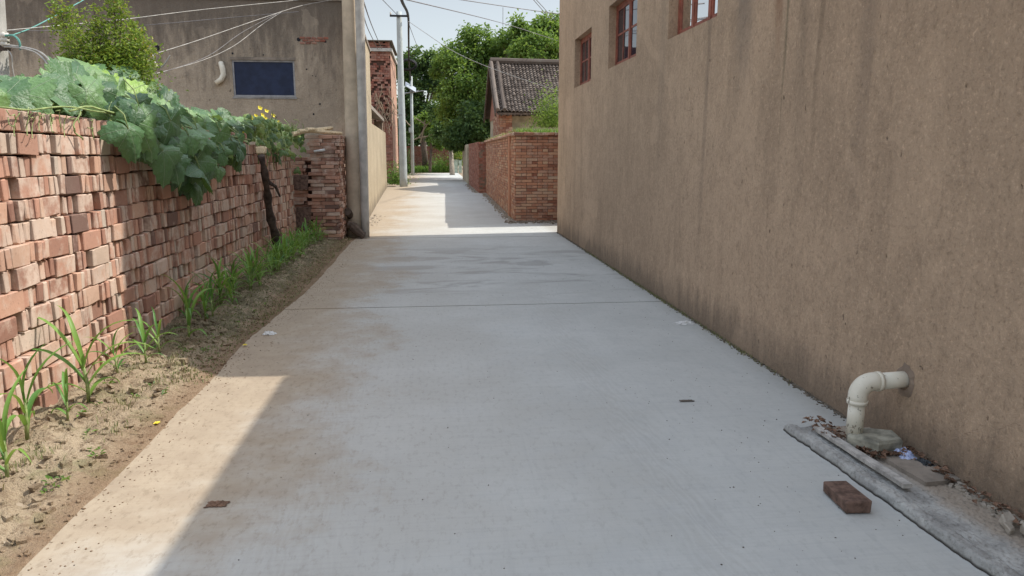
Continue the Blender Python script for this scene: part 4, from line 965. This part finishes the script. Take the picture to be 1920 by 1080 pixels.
for _ in range(225):
    px0 = U(-30, 472); X = U(-3.1, -2.36 if True else 0)
    if px0 < 235: X = min(X, U(-3.1, -2.46))
    Y = -X/((814-px0)/1387.)
    yt = interp(OUT, max(0, px0))+14
    frac = (X+3.1)/.78          # 0 back, 1 front
    ztop = PX(px0, yt, X).z
    z = 1.80+ (ztop-1.80)*(1-.6*frac**1.6)*U(.6, 1.0) + (.05 if px0 < 235 else 0)
    if z < 1.8: z = 1.8+U(0, .06)
    P = PX(px0, yt, X); c = Vector((X, P.y, z))
    if px0 > 345 and px0 < 372 and rng.random() < .5: continue
    nr = Vector((.35+.9*frac+U(-.9, .8), -.45+U(-1.0, .8), 1.0-.35*frac)); tp = Vector((1+U(-.6, .6), -.5+U(-.8, .8), -.6*frac-.2))
    big = .37 if px0 < 350 else .29
    squash_leaf(lv, c, nr, tp, big*U(.7, 1.15), (rng.random()*.9 if rng.random() < .95 else 1.0), U(.05, .3))
    if frac > .3: b = Vector((X-U(.05, .15), P.y+U(-.1, .1), 1.79)); st.tube([b, b.lerp(c, .6)+Vector((.01, 0, .03)), c-nr.normalized()*.004], [.007, .006, .005], 5)
LOW = [(225, 262), (262, 270), (290, 300), (335, 368), (380, 368), (410, 345), (440, 335), (465, 270)]
for _ in range(70):
    px0 = U(240, 455); t = rng.random()**.8; ylow = interp(LOW, px0)-22; ytop = interp(OUT, px0)+50
    if t > .6 and rng.random() < .45 and px0 < 400: continue
    X = XF+.05+U(.0, .16); c = PX(px0, ytop+(ylow-ytop)*t, X)
    if c.z < 1.1: continue
    nr = Vector((1, -.55+U(-1.0, .9), .45+U(-.6, .7))); tp = Vector((.1+U(-.2, .3), U(-.7, .5), -1))
    squash_leaf(lv, c, nr, tp, U(.20, .37) if px0 < 380 else U(.14, .27), rng.random()*.55 if rng.random() < .92 else .95, U(.15, .4))
    b = c+Vector((-.09, U(-.05, .05), U(.05, .2))); st.tube([b, b.lerp(c, .5)+Vector((.02, 0, .02)), c], [.006, .005, .004], 5)
child(lv, 'leaves', M['squash'], sq, True)
# runners
for (pp, r_) in (([(250, 235), (252, 262), (270, 290), (300, 316)], .011), ([(130, 208), (170, 200), (220, 214), (300, 225), (380, 245), (470, 262)], .008), ([(278, 255), (286, 285), (282, 305), (290, 300)], .006), ([(0, 201), (60, 206), (120, 200), (190, 210), (270, 222)], .006), ([(150, 208), (140, 240), (154, 262)], .005), ([(205, 225), (215, 240), (208, 246)], .004), ([(300, 316), (320, 300), (335, 320)], .007)):
    P_ = [PX(x, y, XF+.045) for x, y in pp]; out = []
    for i in range(len(P_)-1):
        a = P_[max(i-1, 0)]; b = P_[i]; c = P_[i+1]; d_ = P_[min(i+2, len(P_)-1)]
        for k in range(7):
            t = k/6; out.append(.5*((2*b)+(c-a)*t+(2*a-5*b+4*c-d_)*t*t+(3*b-a-3*c+d_)*t**3)+Vector((.01*math.sin(i*3+k), 0, 0)))
    out = [q for i, q in enumerate(out) if i == 0 or (q-out[i-1]).length > 1e-4]
    st.tube(out, r_, 6)
for _ in range(26):   # tendrils
    b = PX(U(20, 330), U(196, 235), XF+.03); a = U(0, 6); st.tube([b+Vector((.02*math.cos(a+k*1.1), .06*math.sin(a+k*.7), -.02*k+.03*math.sin(k+a))) for k in range(6)], .0028, 4)
child(st, 'stems', M['stem'], sq, True)

# yellow-flowered vine
lo = empty('flowering_vine', (-2.3, 10.5, 1.6), 'small-leaved vine with yellow flowers on the farther brick stack', 'vine')
m = MB(); s2 = MB(); fl = []
for _ in range(250):
    px0 = U(462, 572); top_ = 215+ (px0-462)*.22 + (0 if px0 < 530 else 6); h = abs(rng.gauss(0, 1))
    X = U(-2.55, XF+.12); y_ = top_+h*26
    if y_ > 262: X = XF+U(.03, .13)
    if y_ > 330: continue
    c = PX(px0, y_, X); squash_leaf(m, c, Vector((.8+U(-.4, .4), -.5+U(-.5, .5), .7+U(-.3, .3))), Vector((U(-1, 1), U(-1, 1), -.7)), U(.07, .15), rng.random(), .3)
m.v = m.v; child(m, 'leaves', M['loofah'], lo, True)
for _ in range(34):
    b = PX(U(466, 566), U(225, 262), XF+.05); a = b+Vector((U(-.02, .08), U(-.3, .3), U(-.5, -.05))) if rng.random() < .55 else b+Vector((U(-.1, .1), U(-.2, .2), U(.05, .2)))
    s2.tube([b, b.lerp(a, .5)+Vector((.03, U(-.05, .05), U(0, .05))), a], .006, 5)
child(s2, 'stems', M['stem'], lo, True)
for (px0, py0) in ((487, 203), (471, 222), (480, 218), (492, 216), (497, 222), (512, 217), (473, 228), (522, 230), (520, 240), (523, 236), (499, 208), (452, 249), (484, 226)):
    c = PX(px0, py0, -2.36); n_ = Vector((.6, -.8, .4)).normalized(); t_ = n_.orthogonal().normalized(); q_ = n_.cross(t_); m = MB()
    for k in range(5):
        a = k*2*math.pi/5+U(-.1, .1); dr = t_*math.cos(a)+q_*math.sin(a); sdv = n_.cross(dr); i0 = len(m.v)
        R1 = U(.026, .04); m.v += [tuple(c), tuple(c+dr*R1*.55+sdv*R1*.42+n_*.012), tuple(c+dr*R1+n_*.02), tuple(c+dr*R1*.55-sdv*R1*.42+n_*.012)]; m.face((i0, i0+1, i0+2, i0+3))
    child(m, 'flower', M['petal'], lo)

# feathery shrub behind
def tree(name, label, cat, base, blobs, nleaf, L, mat, bark, tr, group=None, clumps=14, spread=.28, limbn=6, trunk_top=None, up=.2):
    root = empty(name, base, label, cat, group); base = Vector(base); lm = MB(); bm_ = MB()
    ctr = sum((Vector(b[:3]) for b in blobs), Vector())/len(blobs); tt = trunk_top or Vector((ctr.x*.5+base.x*.5, ctr.y*.5+base.y*.5, base.z+(ctr.z-base.z)*.55))
    P_ = [base, base.lerp(tt, .5)+Vector((U(-.1, .1)*tr*4, 0, 0)), tt]; bm_.tube(P_, [tr, tr*.8, tr*.65], 9)
    vol = [b[3]*b[4]*b[5] for b in blobs]; tv = sum(v**.67 for v in vol)
    for b, v in zip(blobs, vol):
        c0 = Vector(b[:3]); rad = Vector(b[3:6]); n_c = max(3, int(clumps*v**.67/tv*len(blobs))); nl = int(nleaf*v**.67/tv)
        mid = tt.lerp(c0, .6); bm_.tube([tt, tt.lerp(mid, .5)+Vector((0, 0, .05)), mid, c0], [tr*.55, tr*.4, tr*.3, tr*.15], 6)
        cl = []
        for _ in range(n_c):
            d_ = Vector((rng.gauss(0, 1), rng.gauss(0, 1), rng.gauss(0, 1))).normalized()*(U(.45, 1)**.6)
            cc_ = c0+Vector((d_.x*rad.x, d_.y*rad.y, d_.z*rad.z)); cl.append((cc_, U(.6, 1.25), rng.random()))
            if rng.random() < .7: bm_.tube([c0.lerp(mid, U(0, .7)), c0.lerp(cc_, .6)+Vector((0, 0, U(-.05, .1)*rad.z)), cc_], [tr*.18, tr*.12, tr*.06], 5)
        mr = (rad.x+rad.y+rad.z)/3*spread
        for k in range(nl):
            cc_, sc, rv = cl[k % n_c]; d_ = Vector((rng.gauss(0, 1), rng.gauss(0, 1), rng.gauss(0, .8)))*mr*sc*.62
            p = cc_+d_; t_ = (d_.normalized()+Vector((U(-1, 1), U(-1, 1), U(-1, .4)))); nn = Vector((U(-1, 1), U(-1, 1), U(.2, 1.6)))
            lm.leaf(p, t_, nn, L*U(.7, 1.3), L*U(.45, .7), min(1, max(0, rv*.55+rng.random()*.45)))
    child(bm_, 'trunk', bark, root, True); child(lm, 'crown', mat, root)
    return root
sh_ = empty('shrub', (-3.1, 7.6, 0), 'feathery yellow-green shrub rising behind the squash vine', 'shrub')
lm = MB(); bm_ = MB()
for (bx, by, tx, ty, dens) in ((170, 180, 104, 4, 1), (165, 180, 108, 30, .8), (180, 170, 128, 15, 1), (190, 160, 135, 55, .8), (190, 170, 175, 14, 1), (200, 170, 183, 40, 1), (210, 170, 212, -15, 1.3), (215, 170, 228, 5, 1.1), (222, 170, 250, 45, 1.3), (230, 175, 270, 78, 1.2), (200, 170, 262, 60, 1.1), (240, 175, 288, 90, .6), (230, 170, 275, 120, 1), (205, 170, 235, 80, 1.5), (190, 170, 160, 90, 1.4), (200, 170, 205, 90, 1.6), (180, 180, 125, 110, 1.3), (220, 170, 250, 110, 1.4), (180, 175, 118, 140, .9), (205, 180, 190, 120, 1.5)):
    Y = 7.5+U(-.25, .35); root_ = Vector((-3.05+U(-.1, .1), 7.6, .0)); a = PY(bx, by, Y); b = PY(tx, ty, Y+U(-.15, .15)); pts = [root_, Vector((root_.x*.4+a.x*.6, 7.6, 1.2)), a, a.lerp(b, .5)+Vector((U(-.04, .04), 0, .02)), b]
    bm_.tube(pts, [.02, .014, .010, .006, .003], 5)
    for k in range(int(560*dens)):
        t = rng.random()**.9; p0 = a.lerp(b, t)+Vector((U(-.04, .04)*(t*(1-t))*2, 0, 0)); wd = .035+.11*(1-t)
        p = p0+Vector((rng.gauss(0, wd), rng.gauss(0, wd), rng.gauss(0, wd*.8)))
        lm.leaf(p, Vector((U(-1, 1), U(-1, 1), U(-.2, 1))), Vector((U(-1, 1), U(-1, 1), 1)), U(.026, .045), U(.015, .024), min(1, .15+.6*rng.random()+.35*t*rng.random()))
child(bm_, 'stems', M['bark'], sh_, True); child(lm, 'leaves', M['shrub'], sh_)

# far trees -----------------------------------------------------------
def W(px, py, Y): p = PY(px, py, Y); return (p.x, p.y, p.z)
def blob(px, py, Y, rx, rz, ry=None):
    p = PY(px, py, Y); k = Y/1387.; return (p.x, p.y, p.z, rx*k, (ry or rx*1.0)*k, rz*k)
TG = 'trees beyond the lane and houses'
tree('broadleaf_tree', 'tallest bright green tree standing behind the right end of the tiled roof', 'tree', W(1020, 305, 42), [blob(1035, 75, 42, 32, 42), blob(985, 60, 42, 22, 28), blob(1010, 100, 41, 45, 30), blob(950, 95, 43, 32, 32), blob(1060, 110, 42, 40, 45)], 17000, .20, M['treeA'], M['barkpale'], .22, TG, 26, .34)
tree('broadleaf_tree', 'bright green tree directly left of the tiled roof gable', 'tree', W(905, 312, 44), [blob(895, 80, 44, 30, 26), blob(870, 120, 44, 44, 34), blob(925, 115, 45, 36, 34), blob(885, 165, 43, 55, 38), blob(850, 190, 44, 38, 34), blob(925, 185, 46, 36, 45), blob(840, 135, 45, 24, 26)], 21000, .20, M['treeA'], M['bark'], .22, TG, 30, .33)
tree('broadleaf_tree', 'dark green tree behind the solar street lamp on the left', 'tree', W(799, 318, 60), [blob(785, 110, 60, 26, 18), blob(815, 115, 60, 20, 15), blob(778, 150, 60, 22, 30), blob(775, 195, 60, 22, 26), blob(815, 160, 60, 20, 22), blob(795, 225, 60, 30, 22), blob(760, 130, 60, 16, 30), blob(760, 215, 60, 14, 40)], 12000, .27, M['treeB'], M['bark'], .28, TG, 26, .30)
tree('broadleaf_tree', 'dark low tree hanging over the yard wall end at the right', 'tree', W(900, 305, 41), [blob(880, 245, 41, 36, 24), blob(915, 235, 41, 26, 26), blob(860, 262, 42, 26, 17), blob(900, 215, 41, 34, 22)], 11000, .19, M['treeB'], M['bark'], .16, TG, 24, .34)
tree('broadleaf_tree', 'pale-trunked tree at the end of the lane near the gate', 'tree', tuple(G(848, 328)), [blob(835, 240, 54, 28, 22), blob(860, 215, 54, 24, 26), blob(826, 205, 55, 18, 22), blob(850, 268, 53, 18, 12)], 7000, .22, M['treeB'], M['barkpale'], .19, TG, 20, .34, trunk_top=Vector(W(845, 262, 54.5)))
tree('broadleaf_tree', 'small lighter tree in front of the end wall by the lamp', 'tree', W(806, 322, 57), [blob(812, 245, 57, 14, 22), blob(822, 268, 57, 13, 9), blob(800, 225, 57, 16, 14)], 3200, .20, M['treeA'], M['bark'], .12, TG, 12, .36)
tree('broadleaf_tree', 'dark distant tree filling the gap behind the street lamp', 'tree', W(835, 310, 75), [blob(790, 250, 75, 40, 30), blob(850, 250, 75, 40, 36), blob(900, 250, 75, 40, 40), blob(760, 250, 75, 20, 30), blob(835, 180, 75, 20, 30)], 9000, .42, M['treeB'], M['bark'], .3, TG, 30, .4)
# bare branches
bb = MB()
for pts in ([(776, 262), (785, 258), (800, 235), (812, 222)], [(788, 268), (795, 240), (797, 225)], [(800, 235), (790, 228), (780, 222)], [(832, 230), (842, 222), (845, 215)], [(775, 240), (765, 232), (760, 225)], [(785, 258), (800, 256), (815, 250)]):
    bb.tube([W(x, y, 55.5) for x, y in pts], [.06, .05, .035, .02][:len(pts)], 6)
tag(recenter(bb.build('bare_branches', M['twig'])), 'pale dead branches sticking out beside the street lamp', 'branches')
# climbing dry creeper on red house corner
cr = MB()
for _ in range(26):
    x0 = U(704, 742); y0 = U(155, 215); p = [PY(x0, y0, 41.6)]
    for k in range(4): x0 += U(-7, 9); y0 += U(4, 16); p.append(PY(x0, y0, 41.6-U(0, .15)))
    cr.tube(p, .014, 4)
tag(recenter(cr.build('dry_creeper', M['twig'])), 'dry bare creeper stems on the red brick house', 'creeper')

# bushes and weeds ----------------------------------------------------
def bush(name, label, c, rx, ry, rz, n, L, mat, group=None, cat='bush'):
    root = empty(name, (c[0], c[1], c[2]), label, cat, group); m = MB(); s_ = MB(); c = Vector(c)
    for k in range(12):
        a = U(0, 6.28); e = c+Vector((math.cos(a)*rx*.7, math.sin(a)*ry*.7, rz*U(.6, 1.4))); s_.tube([c, c.lerp(e, .5)+Vector((0, 0, rz*.2)), e], [.012*rz+.004]*3, 4)
    for _ in range(n):
        d_ = Vector((rng.gauss(0, .5), rng.gauss(0, .5), abs(rng.gauss(0, .55)))); p = c+Vector((d_.x*rx, d_.y*ry, d_.z*rz*1.3))
        m.leaf(p, Vector((U(-1, 1), U(-1, 1), U(0, 1.2))), Vector((U(-1, 1), U(-1, 1), 1)), L*U(.6, 1.4), L*.4*U(.6, 1.2), rng.random())
    child(s_, 'stems', M['stem'], root); child(m, 'leaves', mat, root)
bush('bush', 'rounded green bush on top of the red yard wall', W(1035, 240, 18.5), .45, .5, .52, 2600, .07, M['treeA'])
def grass(n, fn, h0, h1, name, mat, label, cat='grass', w_=.012):
    m = MB()
    for _ in range(n):
        x, y, z = fn(); p = Vector((x, y, z)); a = U(0, 6.28); d_ = Vector((math.cos(a), math.sin(a), 0)); h = U(h0, h1); s_ = Vector((-d_.y, d_.x, 0))*w_*U(.6, 1.2); b = p+Vector((0, 0, h*.6))+d_*h*.2; t = p+Vector((0, 0, h*.9))+d_*h*U(.3, .8); r = rng.random(); k = len(m.v)
        m.v += [tuple(p-s_*.5), tuple(p+s_*.5), tuple(b+s_*.5), tuple(b-s_*.5), tuple(t)]; m.face((k, k+1, k+2, k+3), r); m.face((k+3, k+2, k+4), r)
    return tag(m.build(name, mat), label, cat, None, 'stuff')
def wt():
    x = U(1.95, 3.2); y = U(17.05, 18.2); return (x, y, 1.9)
grass(1500, wt, .08, .28, 'wall_top_grass', M['weed'], 'bright grass growing on top of the red yard wall')
def wt2():
    y = U(17.2, 28.9); return (1.9+.0156*(y-16.86)+U(-.05, .2), y, 1.98)
grass(1000, wt2, .04, .14, 'wall_top_weeds', M['weeddry'], 'dry weeds along the top of the red side wall', 'weeds')
grass(2600, lambda: (U(-3.5, 1.3), U(58.6, 60.6), 0), .2, .7, 'end_wall_weeds', M['weed'], 'weeds growing at the foot of the end wall', 'weeds', .05)
bush('bush', 'low bush at the foot of the red house by the far pole', (G(741, 350).x, 36.6, 0), .55, .5, .55, 1200, .12, M['weed'])
bush('bush', 'leafy bush right of the slender lamp foot', (-1.95, 55, 0), .45, .45, 1.3, 900, .16, M['treeB'])
bush('bush', 'yellowish bush above the pale green gate', W(862, 312, 59), .75, .5, .9, 900, .2, M['shrub'])
bush('bush', 'dark bush at the foot of the end wall', W(826, 322, 59), .9, .5, .75, 900, .17, M['weed'])
crumbs(260, lambda: (lambda y, x: (x, y, soil_z(x, y)-.004))(U(2.4, 7), U(-2.25, -1.66)), .010, .026, 'soil_lumps', M['soil'], 'larger lumps of dry soil on the sunlit strip', 'soil lumps')
def broad():
    m = MB()
    for (cx_, cy_) in [(U(-2.2, -1.7), U(3, 7.5)) for _ in range(38)]:
        z_ = soil_z(cx_, cy_)
        for k in range(rng.randint(4, 9)):
            a = U(0, 6.28); d_ = Vector((math.cos(a), math.sin(a), U(.1, .9))); p = Vector((cx_, cy_, z_))+d_*U(.0, .025); m.leaf(p, d_, Vector((0, 0, 1)), U(.02, .045), U(.010, .02), rng.random())
    return m
tag(broad().build('small_broadleaf_weeds', M['weed']), 'tiny broad-leaved weeds sprouting from the sandy soil', 'weeds', None, 'stuff')
# clover-like ground cover and thin weeds on the soil
def sw():
    while True:
        y = 5.0+9*rng.random(); x = U(-2.3, -1.5)
        if x < soil_edge(y)-.02 and noise.noise(Vector((x*3, y*2, 7))) > -.25-.35*sm(6, 8, y): return (x, y, soil_z(x, y))
grass(9000, sw, .006, .025, 'ground_weeds', M['weeddry'], 'low mossy weeds covering the shaded soil strip', 'weeds', .008)
def sw2():
    c = rng.choice(((-1.82, 4.9), (-1.75, 5.1), (-1.9, 4.5), (-1.78, 4.1), (-2.0, 3.7), (-1.85, 5.4), (-2.1, 3.3))); x = c[0]+rng.gauss(0, .05); y = c[1]+rng.gauss(0, .10); return (x, y, soil_z(x, y))
grass(420, sw2, .02, .06, 'sparse_weeds', M['weeddry'], 'sparse dry weeds on the sunlit sandy soil', 'weeds', .005)
grass(1400, lambda: (WX-.01-abs(rng.gauss(0, .02)), rng.choice((7.3, 7.8, 6.1, 8.6, 5.4, 9.5, 11))+rng.gauss(0, .35), 0), .008, .03, 'wall_foot_weeds', M['weeddry'], 'tiny weeds in the crack at the foot of the brown wall', 'weeds', .005)
bc = 0
# maize seedlings ------------------------------------------------------
def corn_parts(h, n, seed):
    r0 = random.Random(seed); leaves = MB(); stem = MB()
    stem.tube([(0, 0, -.02), (.004, 0, h*.25), (0, .004, h*.55)], [.010, .008, .005], 7)
    a0 = r0.uniform(0, 6.28)
    for k in range(n):
        a = a0 + k*math.pi*.93 + r0.uniform(-.4, .4); d_ = Vector((math.cos(a), math.sin(a), 0)); s_ = Vector((-d_.y, d_.x, 0)); f = k/(n-1)
        L = h*(.75+.45*math.sin(f*2.6))*r0.uniform(.8, 1.15); z0 = h*(.08+.46*f); el = .75+.65*f+r0.uniform(-.1, .15); p = Vector((0, 0, z0)); W_ = h*.088*r0.uniform(.8, 1.2); K = 9; rv = r0.random(); prev = None; curve = r0.uniform(1.8, 2.9)*(1-.45*f)
        for i in range(K+1):
            t = i/K; e = el - curve*t**1.5; ww = W_*(.55+.9*t if t < .35 else .865*(1-((t-.35)/.65)**1.8))
            dirv = d_*math.cos(e)+Vector((0, 0, math.sin(e))); nrm = -d_*math.sin(e)+Vector((0, 0, math.cos(e)))
            row = [p-s_*ww*.5+nrm*ww*.22, p, p+s_*ww*.5+nrm*ww*.22]; i0 = len(leaves.v); leaves.v += [tuple(q) for q in row]
            if prev is not None:
                leaves.face((prev, prev+1, i0+1, i0), rv); leaves.face((prev+1, prev+2, i0+2, i0+1), rv)
            prev = i0; p = p+dirv*(L/K)+s_*.003*math.sin(i)
    return stem, leaves
variants = []
for k in range(7):
    s_, l_ = corn_parts(.34, (6, 7, 6, 8, 7, 6, 7)[k], 40+k)
    variants.append((s_, l_))
protos = {}
CG = 'maize seedlings along the brick stack'
def corn(x, y, sc, rz, v, label):
    z = soil_z(x, y)
    root = empty('maize_seedling', (x, y, z), label, 'plant', CG); root.rotation_euler = (U(-.08, .08), U(-.08, .08), rz); root.scale = (sc, sc, sc)
    if v not in protos:
        s_, l_ = variants[v]; a = s_.build('stem', M['stem'], root, True); b = l_.build('leaves', M['corn'], root, True); protos[v] = (a, b)
    else:
        for src in protos[v]:
            c = src.copy(); COL.objects.link(c); c.parent = root
near = [((14, 905), 1.0, 'nearest maize seedling at the left edge of the picture'), ((52, 832), 1.15, 'maize seedling with long arching blades, second from the left edge'),
        ((128, 795), .75, 'short upright maize seedling between two taller near ones'), ((168, 765), 1.35, 'tallest maize seedling on the sunlit sandy soil'),
        ((222, 712), .75, 'small maize seedling close to the bricks right of the tallest one'), ((275, 690), .85, 'pale maize seedling where the brick shadow begins'),
        ((300, 668), .8, 'maize seedling with spreading blades just inside the shadow'), ((355, 640), 1.2, 'large maize seedling standing forward in the shadow'), ((400, 600), 1.0, 'maize seedling behind the large forward one')]
for i, ((x, y), s_, lab) in enumerate(near):
    p = G(x, y, .03); corn(p.x, p.y, s_, U(0, 6.28), i % 7, lab)
y = 6.9; i = 0
while y < 13.1:
    for _ in range(2 if y < 9 else 3):
        corn(-2.17+U(-.08, .16)+.02*(y-7), y+U(-.12, .12), U(.65, 1.15)*(1-.02*(y-7)), U(0, 6.28), rng.randrange(7), 'green maize seedling in the dense shaded row below the bricks, beyond the dark log' if y > 10.8 else 'green maize seedling in the dense shaded row below the bricks, before the dark log')
    y += .24; i += 1
# fallen yellow flowers
for (x, y), lab in (((460, 648), 'yellow fallen flower at the shaded edge of the soil'), ((294, 795), 'yellow fallen flower on the sunlit sandy soil')):
    p = G(x, y, .01); m = MB()
    for k in range(6):
        a = k*1.05; m.leaf(p, Vector((math.cos(a), math.sin(a), .5)), Vector((0, 0, 1)), U(.018, .03), .02, .5)
    tag(recenter(m.build('fallen_flower', M['petal'])), lab, 'flower', 'fallen flowers')
